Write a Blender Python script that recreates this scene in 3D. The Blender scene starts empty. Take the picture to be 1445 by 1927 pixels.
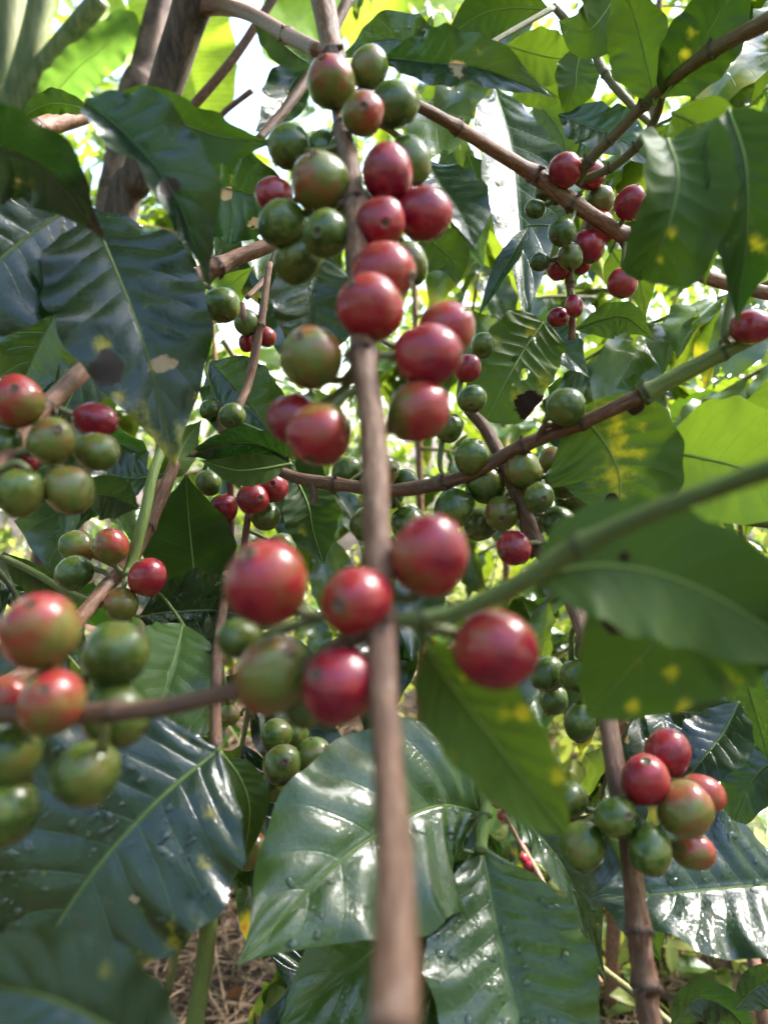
import bpy, math, random
import numpy as np
from mathutils import Vector, Matrix, noise as mnoise

R = math.radians
scn = bpy.context.scene
col = scn.collection

# ------------------------------------------------------------------ camera, sky, sun, exposure
F = 1505.0                       # focal length in pixels of the 1445 x 1927 photograph
PITCH = R(-6.0)
CAM = Vector((0.0, 0.0, 0.85))
FWD = Vector((0, math.cos(PITCH), math.sin(PITCH)))
UP = Vector((0, -math.sin(PITCH), math.cos(PITCH)))
RT = Vector((1, 0, 0))
cd = bpy.data.cameras.new('camera')
cam = bpy.data.objects.new('camera', cd)
col.objects.link(cam)
cam.location = CAM
cam.rotation_euler = (R(90) + PITCH, 0, 0)
cd.sensor_fit = 'VERTICAL'
cd.sensor_height = 36.0
cd.lens = 36.0 * F / 1927.0
cd.clip_start = 0.01
cd.clip_end = 500
cd.dof.use_dof = True
cd.dof.focus_distance = 0.40
cd.dof.aperture_fstop = cd.lens / 2.6
scn.camera = cam

SUN_EL, SUN_AZ = R(50), R(66)   # azimuth from +Y towards +X: ahead of the camera, to its right
sun_dir = Vector((math.sin(SUN_AZ) * math.cos(SUN_EL), math.cos(SUN_AZ) * math.cos(SUN_EL), math.sin(SUN_EL)))
world = bpy.data.worlds.new('World')
scn.world = world
world.use_nodes = True
wn = world.node_tree.nodes
sky = wn.new('ShaderNodeTexSky')
sky.sky_type = 'NISHITA'
sky.sun_disc = False
sky.sun_elevation = SUN_EL
sky.sun_rotation = SUN_AZ
sky.air_density = 1.0
sky.dust_density = 1.8
bg = wn['Background']
bg.inputs['Strength'].default_value = 0.105
world.node_tree.links.new(sky.outputs[0], bg.inputs[0])
sl = bpy.data.lights.new('sun', 'SUN')
sl.energy = 5.0
sl.angle = R(14)
sl.color = (1.0, 0.975, 0.94)
sun = bpy.data.objects.new('sun', sl)
col.objects.link(sun)
sun.rotation_euler = sun_dir.to_track_quat('Z', 'Y').to_euler()
sun.location = (0, 0, 8)
scn.view_settings.view_transform = 'Standard'
scn.view_settings.look = 'None'
scn.view_settings.gamma = 1.0
scn.view_settings.exposure = 3.2
scn.cycles.use_denoising = True
scn.cycles.max_bounces = 5
scn.cycles.adaptive_threshold = 0.03
scn.cycles.transparent_max_bounces = 8
scn.cycles.sample_clamp_indirect = 6.0
scn.cycles.caustics_reflective = False
scn.cycles.caustics_refractive = False


def P(x, y, d):
    """photograph pixel and depth along the view axis -> world point"""
    return CAM + FWD * d + RT * ((x - 722.5) / F * d) - UP * ((y - 963.5) / F * d)


def pix(p):
    v = p - CAM
    d = v.dot(FWD)
    return 722.5 + v.dot(RT) / d * F, 963.5 - v.dot(UP) / d * F


# ------------------------------------------------------------------ node helpers
class NT:
    def __init__(self, name):
        self.m = bpy.data.materials.new(name)
        self.m.use_nodes = True
        self.t = self.m.node_tree
        self.t.nodes.clear()
        self.out = self.t.nodes.new('ShaderNodeOutputMaterial')

    def n(self, kind, **kw):
        nd = self.t.nodes.new(kind)
        for k, v in kw.items():
            setattr(nd, k, v)
        return nd

    def link(self, a, b):
        self.t.links.new(a, b)

    def put(self, sock, v):
        if isinstance(v, bpy.types.NodeSocket):
            self.link(v, sock)
        elif isinstance(v, (tuple, list)) and sock.type == 'RGBA' and len(v) == 3:
            sock.default_value = (*v, 1)
        else:
            sock.default_value = v

    def math(self, op, a, b=0.0, c=None, clamp=False):
        nd = self.n('ShaderNodeMath', operation=op, use_clamp=clamp)
        self.put(nd.inputs[0], a)
        self.put(nd.inputs[1], b)
        if c is not None:
            self.put(nd.inputs[2], c)
        return nd.outputs[0]

    def mix(self, f, a, b, mode='MIX'):
        nd = self.n('ShaderNodeMix', data_type='RGBA', blend_type=mode)
        self.put(nd.inputs[0], f)
        self.put(nd.inputs[6], a)
        self.put(nd.inputs[7], b)
        return nd.outputs[2]

    def step(self, x, lo, hi):
        nd = self.n('ShaderNodeMapRange', interpolation_type='SMOOTHSTEP')
        self.put(nd.inputs[0], x)
        nd.inputs[1].default_value = lo
        nd.inputs[2].default_value = hi
        return nd.outputs[0]

    def noise(self, vec, scale, detail=3.0, rough=0.55, dim='3D', w=None):
        nd = self.n('ShaderNodeTexNoise', noise_dimensions=dim)
        if vec is not None:
            self.link(vec, nd.inputs['Vector'])
        nd.inputs['Scale'].default_value = scale
        nd.inputs['Detail'].default_value = detail
        nd.inputs['Roughness'].default_value = rough
        if w is not None:
            self.put(nd.inputs['W'], w)
        return nd.outputs[0]

    def ramp(self, f, stops):
        nd = self.n('ShaderNodeValToRGB')
        el = nd.color_ramp.elements
        while len(el) < len(stops):
            el.new(0.5)
        for e, (p, c) in zip(el, stops):
            e.position = p
            e.color = (*c, 1)
        self.put(nd.inputs[0], f)
        return nd.outputs[0]

    def bump(self, h, strength, dist):
        nd = self.n('ShaderNodeBump')
        nd.inputs['Strength'].default_value = strength
        nd.inputs['Distance'].default_value = dist
        self.link(h, nd.inputs['Height'])
        return nd.outputs[0]

    def bsdf(self, **kw):
        nd = self.n('ShaderNodeBsdfPrincipled')
        for k, v in kw.items():
            self.put(nd.inputs[k.replace('_', ' ')], v)
        return nd

    def attr(self, name):
        return self.n('ShaderNodeAttribute', attribute_name=name)

    def done(self, shader):
        self.link(shader, self.out.inputs[0])
        return self.m


NV, SK = 9.0, 0.16      # lateral veins to a side; how far a vein runs forward towards the tip


def make_leaf_material(name, top_d, top_y, und_d, und_y, tr_d, tr_y, trans=0.30, veins=True, gloss=0.26, holes=False, lite=False):
    t = NT(name)
    uv = t.n('ShaderNodeUVMap', uv_map='UVMap')
    sep = t.n('ShaderNodeSeparateXYZ')
    t.link(uv.outputs[0], sep.inputs[0])
    u, v = sep.outputs[0], sep.outputs[1]
    av = t.math('ABSOLUTE', v)
    oi = t.n('ShaderNodeObjectInfo')
    sc = t.n('ShaderNodeSeparateColor')
    t.link(oi.outputs['Color'], sc.inputs[0])
    Y, BR, WET = sc.outputs
    rnd = oi.outputs['Random']
    tc = t.n('ShaderNodeTexCoord')
    ob = t.n('ShaderNodeVectorMath', operation='ADD')
    t.link(tc.outputs['Object'], ob.inputs[0])
    t.link(rnd, ob.inputs[1])
    ob = ob.outputs[0]
    geo = t.n('ShaderNodeNewGeometry')
    back = geo.outputs['Backfacing']
    n1 = t.noise(ob, 45, 4)
    n2 = t.noise(ob, 320, 3) if not lite else n1
    n3 = t.noise(ob, 14, 1) if not lite else rnd
    # veins
    wob = t.math('MULTIPLY', t.math('SUBTRACT', n3, 0.5), 0.05)
    tt = t.math('MULTIPLY', t.math('ADD', t.math('SUBTRACT', u, t.math('MULTIPLY', av, SK)), wob), NV)
    fr = t.math('ABSOLUTE', t.math('SUBTRACT', t.math('FRACT', tt), 0.5))      # 0.5 on a vein
    vein = t.math('MULTIPLY', t.step(fr, 0.455, 0.5), t.step(av, 1.0, 0.55))
    finev = 0.0
    if not lite:
        fine = t.n('ShaderNodeTexVoronoi', feature='DISTANCE_TO_EDGE')
        t.link(ob, fine.inputs['Vector'])
        fine.inputs['Scale'].default_value = 420
        finev = t.step(fine.outputs[0], 0.10, 0.0)
    mid = t.step(av, 0.035, 0.012)
    if veins:
        vm = t.math('MAXIMUM', t.math('MULTIPLY', vein, 0.55), mid, clamp=True)
    else:
        par = t.math('ABSOLUTE', t.math('SINE', t.math('MULTIPLY', t.math('SUBTRACT', u, t.math('MULTIPLY', av, 0.06)), 150)))
        vm = t.math('MAXIMUM', t.math('MULTIPLY', t.step(par, 0.75, 1.0), 0.6), mid, clamp=True)
    ycol = t.math('ADD', Y, t.math('MULTIPLY', t.math('SUBTRACT', n3, 0.5), 0.25), clamp=True)
    bvar = t.math('MULTIPLY', BR, t.math('ADD', 0.62, t.math('MULTIPLY', n1, 0.76)))
    top = t.mix(ycol, top_d, top_y)
    und = t.mix(ycol, und_d, und_y)
    c = t.mix(back, top, und)
    c = t.mix(t.math('MULTIPLY', vm, 0.5), c, t.mix(back, (0.10, 0.19, 0.06), (0.17, 0.24, 0.09)))
    hs = t.n('ShaderNodeVectorMath', operation='SCALE')
    t.link(c, hs.inputs[0])
    t.link(bvar, hs.inputs[3])
    c = hs.outputs[0]
    trc = t.mix(ycol, tr_d, tr_y)
    hs2 = t.n('ShaderNodeVectorMath', operation='SCALE')
    t.link(t.mix(t.math('MULTIPLY', vm, 0.45), trc, (0.05, 0.09, 0.01)), hs2.inputs[0])
    t.link(t.math('ADD', 0.6, t.math('MULTIPLY', n1, 0.7)), hs2.inputs[3])
    trc = hs2.outputs[0]
    # rust, rot, dry patches, holes: painted per leaf in the mesh attribute
    sp = t.attr('spot')
    ss = t.n('ShaderNodeSeparateColor')
    t.link(sp.outputs['Color'], ss.inputs[0])
    nz = t.math('MULTIPLY', t.math('SUBTRACT', n1, 0.5), 1.6) if lite else t.math('ADD', t.math('MULTIPLY', t.math('SUBTRACT', t.noise(ob, 420, 5, 0.75), 0.5), 0.9), t.math('MULTIPLY', t.math('SUBTRACT', t.noise(ob, 150, 3, 0.5), 0.5), 1.6))
    m_y = t.step(t.math('ADD', ss.outputs[0], nz), 0.25, 1.05)
    m_o = t.step(t.math('ADD', ss.outputs[0], nz), 0.85, 1.25)
    m_b = t.step(t.math('ADD', ss.outputs[1], t.math('MULTIPLY', nz, 0.7)), 0.42, 0.58)
    m_t = t.step(t.math('ADD', ss.outputs[2], nz), 0.47, 0.53)
    m_h = t.step(t.math('ADD', sp.outputs['Alpha'], nz), 0.49, 0.51)
    speck = 0.0 if lite else t.math('MULTIPLY', t.step(t.noise(ob, 260, 3, 0.7), 0.70, 0.80), 0.6)
    rust = t.mix(m_o, (0.36, 0.30, 0.02), (0.36, 0.13, 0.015))
    c = t.mix(t.math('MULTIPLY', speck, 0.6), c, (0.20, 0.17, 0.05))
    c = t.mix(m_y, c, rust)
    c = t.mix(m_b, c, (0.028, 0.014, 0.010))
    c = t.mix(m_t, c, (0.42, 0.29, 0.17))
    trc = t.mix(m_y, trc, t.mix(m_o, (0.55, 0.50, 0.02), (0.45, 0.18, 0.02)))
    trc = t.mix(m_b, trc, (0.02, 0.01, 0.006))
    trc = t.mix(m_t, trc, (0.35, 0.22, 0.10))
    # wet film: smoother patches with a crisp edge
    film = t.step(n1 if lite else t.noise(ob, 60, 3, 0.5), 0.47, 0.53)
    wetm = t.math('MULTIPLY', film, WET, clamp=True)
    ro = t.math('ADD', gloss, t.math('MULTIPLY', t.math('SUBTRACT', n1, 0.5), 0.22))
    ro = t.math('ADD', ro, t.math('MULTIPLY', back, 0.25))
    ro = t.math('MULTIPLY', ro, t.math('SUBTRACT', 1.0, t.math('MULTIPLY', wetm, 0.52)), clamp=True)
    ro = t.math('ADD', ro, t.math('MULTIPLY', t.math('MAXIMUM', m_b, t.math('MULTIPLY', m_t, 0.8)), 0.5), clamp=True)
    h = t.math('ADD', t.math('MULTIPLY', vm, -0.6), t.math('MULTIPLY', n2, 0.22))
    h = t.math('ADD', h, t.math('MULTIPLY', finev, -0.10))
    h = t.math('ADD', h, t.math('MULTIPLY', wetm, 0.25))
    nb = t.bump(h, 0.55, 0.0006)
    p = t.bsdf(Base_Color=c, Roughness=ro, Normal=nb, Specular_IOR_Level=t.math('ADD', t.math('SUBTRACT', 0.75, t.math('MULTIPLY', back, 0.55)), t.math('MULTIPLY', wetm, 0.15)))
    tb = t.n('ShaderNodeBsdfTranslucent')
    t.link(trc, tb.inputs[0])
    ms = t.n('ShaderNodeMixShader')
    ms.inputs[0].default_value = trans
    t.link(p.outputs[0], ms.inputs[1])
    t.link(tb.outputs[0], ms.inputs[2])
    if not holes:
        return t.done(ms.outputs[0])
    hole = t.n('ShaderNodeBsdfTransparent')
    mh = t.n('ShaderNodeMixShader')
    t.link(m_h, mh.inputs[0])
    t.link(ms.outputs[0], mh.inputs[1])
    t.link(hole.outputs[0], mh.inputs[2])
    return t.done(mh.outputs[0])


LEAF = make_leaf_material('coffee_leaf', (0.008, 0.023, 0.011), (0.10, 0.18, 0.02), (0.042, 0.078, 0.017),
                          (0.20, 0.30, 0.03), (0.012, 0.055, 0.004), (0.40, 0.60, 0.03))
LEAF_EATEN = make_leaf_material('eaten_coffee_leaf', (0.008, 0.023, 0.011), (0.10, 0.18, 0.02), (0.042, 0.078, 0.017),
                                (0.20, 0.30, 0.03), (0.012, 0.055, 0.004), (0.40, 0.60, 0.03), holes=True)
LEAF_BACK = make_leaf_material('background_coffee_leaf', (0.008, 0.023, 0.011), (0.10, 0.18, 0.02), (0.042, 0.078, 0.017),
                               (0.20, 0.30, 0.03), (0.03, 0.09, 0.006), (0.48, 0.60, 0.03), lite=True)
BANANA = make_leaf_material('banana_leaf', (0.06, 0.15, 0.03), (0.16, 0.26, 0.03), (0.12, 0.22, 0.06),
                            (0.2, 0.3, 0.04), (0.10, 0.22, 0.03), (0.50, 0.66, 0.04), trans=0.5, veins=False, gloss=0.4)


def make_simple(name, c0, c1, scale, rough, bumpd=0.001, stretch=(1, 1, 1), spec=0.4):
    t = NT(name)
    tc = t.n('ShaderNodeTexCoord')
    mp = t.n('ShaderNodeMapping')
    mp.inputs['Scale'].default_value = stretch
    t.link(tc.outputs['Object'], mp.inputs[0])
    n = t.noise(mp.outputs[0], scale, 5, 0.65)
    c = t.mix(t.step(n, 0.3, 0.7), c0, c1)
    p = t.bsdf(Base_Color=c, Roughness=rough, Normal=t.bump(n, 0.6, bumpd), Specular_IOR_Level=spec)
    return t.done(p.outputs[0])


def make_bark():
    t = NT('coffee_bark')
    uv = t.n('ShaderNodeUVMap', uv_map='UVMap')      # u around (0..1), v along in centimetres
    mp = t.n('ShaderNodeMapping')
    mp.inputs['Scale'].default_value = (9, 0.9, 1)
    t.link(uv.outputs[0], mp.inputs[0])
    tc = t.n('ShaderNodeTexCoord')
    streak = t.noise(mp.outputs[0], 1.6, 5, 0.65)
    blot = t.noise(tc.outputs['Object'], 70, 4, 0.6)
    fine = t.noise(tc.outputs['Object'], 700, 3, 0.6)
    oi = t.n('ShaderNodeObjectInfo')
    sc = t.n('ShaderNodeSeparateColor')
    t.link(oi.outputs['Color'], sc.inputs[0])
    G, BR, _ = sc.outputs
    bark = t.ramp(streak, [(0.25, (0.065, 0.023, 0.013)), (0.5, (0.18, 0.082, 0.047)), (0.75, (0.33, 0.20, 0.13))])
    bark = t.mix(t.step(blot, 0.52, 0.68), bark, (0.13, 0.07, 0.05))
    bark = t.mix(t.math('MULTIPLY', t.step(t.noise(tc.outputs['Object'], 190, 5, 0.7), 0.60, 0.68), 0.35), bark, (0.38, 0.30, 0.23))
    green = t.mix(streak, (0.08, 0.135, 0.028), (0.19, 0.24, 0.06))
    c = t.mix(t.math('ADD', G, t.math('MULTIPLY', t.math('SUBTRACT', blot, 0.5), t.math('MULTIPLY', t.math('MULTIPLY', G, t.math('SUBTRACT', 1.0, G)), 4.0)), clamp=True), bark, green)
    sv = t.n('ShaderNodeVectorMath', operation='SCALE')
    t.link(c, sv.inputs[0])
    t.link(BR, sv.inputs[3])
    dk = t.attr('dark').outputs['Fac']
    c = t.mix(t.math('MULTIPLY', dk, 0.85), sv.outputs[0], (0.022, 0.015, 0.014))
    h = t.math('ADD', streak, t.math('MULTIPLY', fine, 0.35))
    p = t.bsdf(Base_Color=c, Roughness=0.55, Normal=t.bump(h, 0.8, 0.0008), Specular_IOR_Level=0.35)
    return t.done(p.outputs[0])


BARK = make_bark()


def make_berry():
    t = NT('cherry_skin')
    tc = t.n('ShaderNodeTexCoord')
    oi = t.n('ShaderNodeObjectInfo')
    ob = t.n('ShaderNodeVectorMath', operation='ADD')
    t.link(tc.outputs['Object'], ob.inputs[0])
    t.link(oi.outputs['Random'], ob.inputs[1])
    ob = ob.outputs[0]
    rp = t.attr('ripe').outputs['Fac']
    n1 = t.noise(ob, 260, 4, 0.6)
    n2 = t.noise(ob, 1500, 2, 0.6)
    n3 = t.noise(ob, 110, 2, 0.5)
    pat = t.step(t.noise(ob, 170, 4, 0.65), 0.42, 0.60)
    r = t.math('ADD', rp, t.math('ADD', t.math('MULTIPLY', t.math('SUBTRACT', n1, 0.5), 0.22), t.math('MULTIPLY', t.math('SUBTRACT', pat, 0.5), 0.19)), clamp=True)
    c = t.ramp(r, [(0.0, (0.038, 0.068, 0.010)), (0.14, (0.095, 0.125, 0.020)), (0.32, (0.130, 0.112, 0.024)),
                   (0.50, (0.20, 0.066, 0.022)), (0.66, (0.26, 0.030, 0.022)), (0.82, (0.27, 0.011, 0.020)),
                   (1.0, (0.17, 0.006, 0.020))])
    c = t.mix(t.math('MULTIPLY', t.step(n2, 0.68, 0.76), 0.14), c, t.mix(r, (0.30, 0.36, 0.16), (0.50, 0.22, 0.14)))
    c = t.mix(t.math('MULTIPLY', t.step(n3, 0.62, 0.74), 0.35), c, (0.10, 0.05, 0.02))
    dk = t.attr('dark').outputs['Fac']
    c = t.mix(dk, c, (0.035, 0.018, 0.012))
    ro = t.math('ADD', 0.12, t.math('MULTIPLY', n3, 0.24))
    h = t.math('ADD', t.math('MULTIPLY', n1, 0.5), t.math('MULTIPLY', n2, 0.12))
    p = t.bsdf(Base_Color=c, Roughness=ro, Normal=t.bump(h, 0.5, 0.0005), Specular_IOR_Level=0.5)
    return t.done(p.outputs[0])


BERRY = make_berry()
NAVEL = make_simple('navel_scar', (0.045, 0.025, 0.015), (0.17, 0.10, 0.06), 900, 0.7, 0.0003)
STALK = make_simple('cherry_stalk', (0.09, 0.11, 0.035), (0.16, 0.15, 0.06), 500, 0.5, 0.0003)
TRUNK = make_simple('trunk_bark', (0.030, 0.019, 0.013), (0.12, 0.080, 0.055), 22, 0.85, 0.004, (6, 6, 1))
TRUNK_R = make_simple('reddish_bark', (0.04, 0.022, 0.018), (0.17, 0.11, 0.09), 18, 0.8, 0.004, (2, 2, 1.5))
SOIL = make_simple('leaf_litter_soil', (0.014, 0.009, 0.006), (0.055, 0.030, 0.019), 9, 0.95, 0.02)
STRAW = make_simple('dry_straw', (0.06, 0.036, 0.022), (0.26, 0.17, 0.10), 14, 0.7, 0.001)
t_ = NT('water_drop')
fr_ = t_.n('ShaderNodeFresnel')
fr_.inputs['IOR'].default_value = 1.4
tr_ = t_.n('ShaderNodeBsdfTransparent')
tr_.inputs[0].default_value = (0.90, 0.94, 0.90, 1)
gl_ = t_.n('ShaderNodeBsdfGlossy')
gl_.inputs['Roughness'].default_value = 0.04
mx_ = t_.n('ShaderNodeMixShader')
t_.link(t_.math('ADD', fr_.outputs[0], 0.03, clamp=True), mx_.inputs[0])
t_.link(tr_.outputs[0], mx_.inputs[1])
t_.link(gl_.outputs[0], mx_.inputs[2])
WATER = t_.done(mx_.outputs[0])



# ------------------------------------------------------------------ mesh helpers
def mesh_obj(name, verts, faces, mat, parent=None, origin=None, uv=None, attrs=None, smooth=True, color=None):
    verts = np.asarray(verts, dtype=np.float64)
    o3 = np.array(origin if origin is not None else verts.mean(axis=0))
    me = bpy.data.meshes.new(name)
    me.from_pydata((verts - o3).tolist(), [], faces)
    if smooth:
        me.polygons.foreach_set('use_smooth', [True] * len(me.polygons))
    if uv is not None:
        uvl = me.uv_layers.new(name='UVMap')
        li = np.empty(len(me.loops), dtype=np.int32)
        me.loops.foreach_get('vertex_index', li)
        uvl.data.foreach_set('uv', np.asarray(uv, dtype=np.float32)[li].ravel())
    for k, a in (attrs or {}).items():
        a = np.asarray(a, dtype=np.float32)
        if a.ndim == 1:
            at = me.attributes.new(k, 'FLOAT', 'POINT')
            at.data.foreach_set('value', a)
        else:
            at = me.attributes.new(k, 'FLOAT_COLOR', 'POINT')
            at.data.foreach_set('color', a.ravel())
    me.materials.append(mat)
    ob = bpy.data.objects.new(name, me)
    col.objects.link(ob)
    pl = Vector(o3)
    if parent is not None:
        ob.parent = parent
        pl = pl - world_loc(parent)
    ob.location = pl
    if color is not None:
        ob.color = (*color, 1)
    return ob


def world_loc(o):
    p = Vector((0, 0, 0))
    while o is not None:
        p = p + o.location
        o = o.parent
    return p


def thing(name, label, cat, loc, group=None, kind=None):
    o = bpy.data.objects.new(name, None)
    o.empty_display_size = 0.02
    col.objects.link(o)
    o.location = loc
    o['label'] = label
    o['category'] = cat
    if group:
        o['group'] = group
    if kind:
        o['kind'] = kind
    return o


def catmull(pts, n):
    """n samples through the rows of pts (any number of columns)"""
    p = np.asarray(pts, dtype=np.float64)
    if len(p) == 2:
        s = np.linspace(0, 1, n)[:, None]
        return p[0] * (1 - s) + p[1] * s
    k = len(p)
    ext = np.vstack([2 * p[0] - p[1], p, 2 * p[-1] - p[-2]])
    tt = np.linspace(0, k - 1, n)
    i = np.minimum(tt.astype(int), k - 2)
    f = (tt - i)[:, None]
    a, b, c, d = ext[i], ext[i + 1], ext[i + 2], ext[i + 3]
    return 0.5 * ((2 * b) + (c - a) * f + (2 * a - 5 * b + 4 * c - d) * f ** 2 + (3 * b - a - 3 * c + d) * f ** 3)


def tube_data(c, r, seg=12, dark=None, jitter=0.0, seed=0):
    """c: n x 3 centres, r: n radii"""
    n = len(c)
    T = np.gradient(c, axis=0)
    T /= np.linalg.norm(T, axis=1)[:, None] + 1e-12
    a = np.array([0, 0, 1.0]) if abs(T[0][2]) < 0.9 else np.array([1.0, 0, 0])
    A = np.cross(T[0], a)
    A /= np.linalg.norm(A)
    verts, uvs = [], []
    rng = np.random.default_rng(seed)
    L = np.concatenate([[0], np.cumsum(np.linalg.norm(np.diff(c, axis=0), axis=1))])
    ang = np.linspace(0, 2 * np.pi, seg, endpoint=False)
    lump = rng.normal(0, 1, (max(3, n // 5 + 2), seg))
    for i in range(n):
        A = A - T[i] * A.dot(T[i])
        A /= np.linalg.norm(A)
        B = np.cross(T[i], A)
        q = i / 5.0
        k = int(q)
        lm = lump[k % len(lump)] * (1 - q + k) + lump[(k + 1) % len(lump)] * (q - k)
        rr = r[i] * (1 + jitter * lm)
        verts.append(c[i] + np.cos(ang)[:, None] * A * rr[:, None] + np.sin(ang)[:, None] * B * rr[:, None])
        uvs += [(j / seg, L[i] * 100) for j in range(seg)]
    verts = np.vstack(verts)
    faces = []
    for i in range(n - 1):
        for j in range(seg):
            j2 = (j + 1) % seg
            faces.append((i * seg + j, i * seg + j2, (i + 1) * seg + j2, (i + 1) * seg + j))
    faces.append(tuple(range(seg - 1, -1, -1)))
    faces.append(tuple((n - 1) * seg + j for j in range(seg)))
    dk = np.repeat(dark if dark is not None else np.zeros(n), seg)
    return verts, faces, uvs, dk


_seed = [0]


def nseed():
    _seed[0] += 1
    return _seed[0]


class Branch:
    def __init__(self, label, at, group='coffee branches in view', name='coffee_branch', cat='branch'):
        self.o = thing(name, label, cat, P(*at), group)
        self.line = []

    def stem(self, pts, nodes=(), green=0.0, bright=1.0, name='stem', mat=None, seg=14, jitter=0.055, per=9):
        """pts: (px, py, depth, width px); nodes: indices (may be fractional) that carry a swollen ring"""
        q = np.array([list(P(x, y, d)) + [w * d / F / 2] for x, y, d, w in pts])
        n = per * (len(pts) - 1) + 1 if len(pts) > 2 else 12
        s = catmull(q, n)
        c, r = s[:, :3], np.maximum(s[:, 3], 0.0002)
        tpar = np.linspace(0, len(pts) - 1, n)
        L = np.concatenate([[0], np.cumsum(np.linalg.norm(np.diff(c, axis=0), axis=1))])
        dk = np.zeros(n)
        if nodes:
            # finer rings near the nodes
            extra = []
            for nd in nodes:
                l0 = np.interp(nd, tpar, L)
                r0 = np.interp(nd, tpar, r)
                extra += [l0 + k * r0 for k in (-1.6, -1.0, -0.55, -0.3, -0.1, 0.1, 0.3, 0.6, 1.1, 1.8)]
            LL = np.unique(np.concatenate([L, np.clip(extra, 0, L[-1])]))
            LL = LL[np.concatenate([[True], np.diff(LL) > 1e-5])]
            c = np.stack([np.interp(LL, L, c[:, k]) for k in range(3)], axis=1)
            rr = np.interp(LL, L, r)
            dk = np.zeros(len(LL))
            for nd in nodes:
                l0 = np.interp(nd, tpar, L)
                r0 = np.interp(nd, tpar, r)
                x = (LL - l0) / r0
                rr = rr * (1 + 0.20 * np.exp(-(x / 0.9) ** 2) + 0.06 * np.exp(-((x - 0.1) / 0.22) ** 2))
                dk = np.maximum(dk, np.exp(-((x - 0.15) / 0.30) ** 2))
            r = rr
        v, f, uv, d = tube_data(c, r, seg, dk, jitter, nseed())
        ob = mesh_obj(name, v, f, mat or BARK, self.o, uv=uv, attrs={'dark': d}, color=(green, bright, 0))
        for nd in nodes:
            l0 = np.interp(nd, tpar, L)
            i = int(np.argmin(np.abs(LL - l0)))
            i = max(1, min(len(c) - 2, i))
            ax = c[i + 1] - c[i - 1]
            ax /= np.linalg.norm(ax) + 1e-12
            e1 = np.cross(ax, np.array([0.31, 0.77, 0.55]))
            e1 /= np.linalg.norm(e1)
            e2 = np.cross(ax, e1)
            sr = random.Random(nseed())
            for q in range(3):
                a = q * 2.1 + sr.uniform(-.4, .4)
                o_ = e1 * math.cos(a) + e2 * math.sin(a)
                s_ = np.cross(ax, o_)
                r0 = r[i]
                ln = r0 * sr.uniform(0.35, 0.8)
                tipv = c[i] + o_ * (r0 * 1.25) + ax * ln + o_ * ln * sr.uniform(0.0, 0.25)
                vv = [c[i] + o_ * r0 * 0.8 + s_ * r0 * 0.45, c[i] + o_ * r0 * 0.8 - s_ * r0 * 0.45, c[i] + o_ * r0 * 1.3 + ax * r0 * 0.2,
                      c[i] + o_ * r0 * 0.7 + ax * r0 * 0.5, tipv]
                mesh_obj('stipule', vv, [(0, 2, 4), (2, 1, 4), (1, 3, 4), (3, 0, 4), (0, 1, 2)], BARK, self.o, uv=[(0, 0)] * 5, attrs={'dark': [.6, .6, .6, .6, .2]}, color=(green, bright * 0.7, 0), smooth=False)
        if name == 'stem':
            self.line.append(np.column_stack([c, r]))
        return ob

    def nearest(self, p):
        if not self.line:
            return None, None, 9
        a = np.vstack(self.line)
        dd = np.linalg.norm(a[:, :3] - np.array(p), axis=1)
        k = int(dd.argmin())
        return Vector(a[k, :3]), a[k, 3], dd[k]

    def berry(self, x, y, rp, d, ripe, ax=(0, 0.3, 0.9), el=1.10, grad=0.10, gd=None, stalk=True):
        """rp: radius in px; ripe 0 green .. 1 dark red; ax: (right, down, towards the lens) of the navel end"""
        sd = nseed()
        rng = random.Random(sd)
        rad = rp * d / F
        c = P(x, y, d)
        a = (RT * ax[0] - UP * ax[1] - FWD * ax[2]).normalized()
        e1 = a.orthogonal().normalized()
        e2 = a.cross(e1)
        g = Vector(gd).normalized() if gd else Vector((rng.uniform(-1, 1), rng.uniform(-.5, .2), rng.uniform(-.4, 1))).normalized()
        seg, rings = 26, 18
        th = [0.0, 0.07] + [0.07 + (math.pi - 0.07 - 0.30) * k / (rings - 1) for k in range(1, rings)] + \
             [math.pi - 0.24, math.pi - 0.19, math.pi - 0.15, math.pi - 0.10]
        vs, ripes, dark = [], [], []
        off = Vector((rng.uniform(0, 50), rng.uniform(0, 50), rng.uniform(0, 50)))
        sx, sy = 1 + rng.uniform(0.0, 0.05), 1 - rng.uniform(0.0, 0.05)
        r0 = rad / (1 + (el - 1) * 0.5)
        for t in th:
            for k in range(seg):
                f = 2 * math.pi * k / seg
                nx, ny, nz = math.sin(t) * math.cos(f), math.sin(t) * math.sin(f), -math.cos(t)
                n_l = e1 * nx + e2 * ny + a * nz
                lump = mnoise.noise(n_l * 1.1 + off) * 0.075 + mnoise.noise(n_l * 2.6 + off) * 0.012
                s = 1 + lump
                w = 1.0
                tip = math.pi - t
                if tip < 0.3:
                    w = 1 - 0.05 * math.exp(-((tip - 0.10) / 0.07) ** 2) + 0.02 * math.exp(-((tip - 0.22) / 0.05) ** 2)
                if t < 0.45:
                    w *= 1 - 0.05 * (1 - t / 0.45)
                vs.append(c + (e1 * nx * sx + e2 * ny * sy) * (r0 * s) + a * (nz * r0 * el * s * w))
                nn = mnoise.noise(n_l * 1.7 + off * 1.3)
                ripes.append(ripe + grad * (1.3 * n_l.dot(g) + 0.9 * nn) - 0.05 * grad)
                dark.append(max(0.0, min(1.0, (0.17 - tip) / 0.05)) * 0.9 + (0.5 * max(0, 0.25 - t) / 0.25))
        n = len(th)
        faces = []
        for i in range(n - 1):
            for j in range(seg):
                j2 = (j + 1) % seg
                faces.append((i * seg + j, i * seg + j2, (i + 1) * seg + j2, (i + 1) * seg + j))
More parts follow.
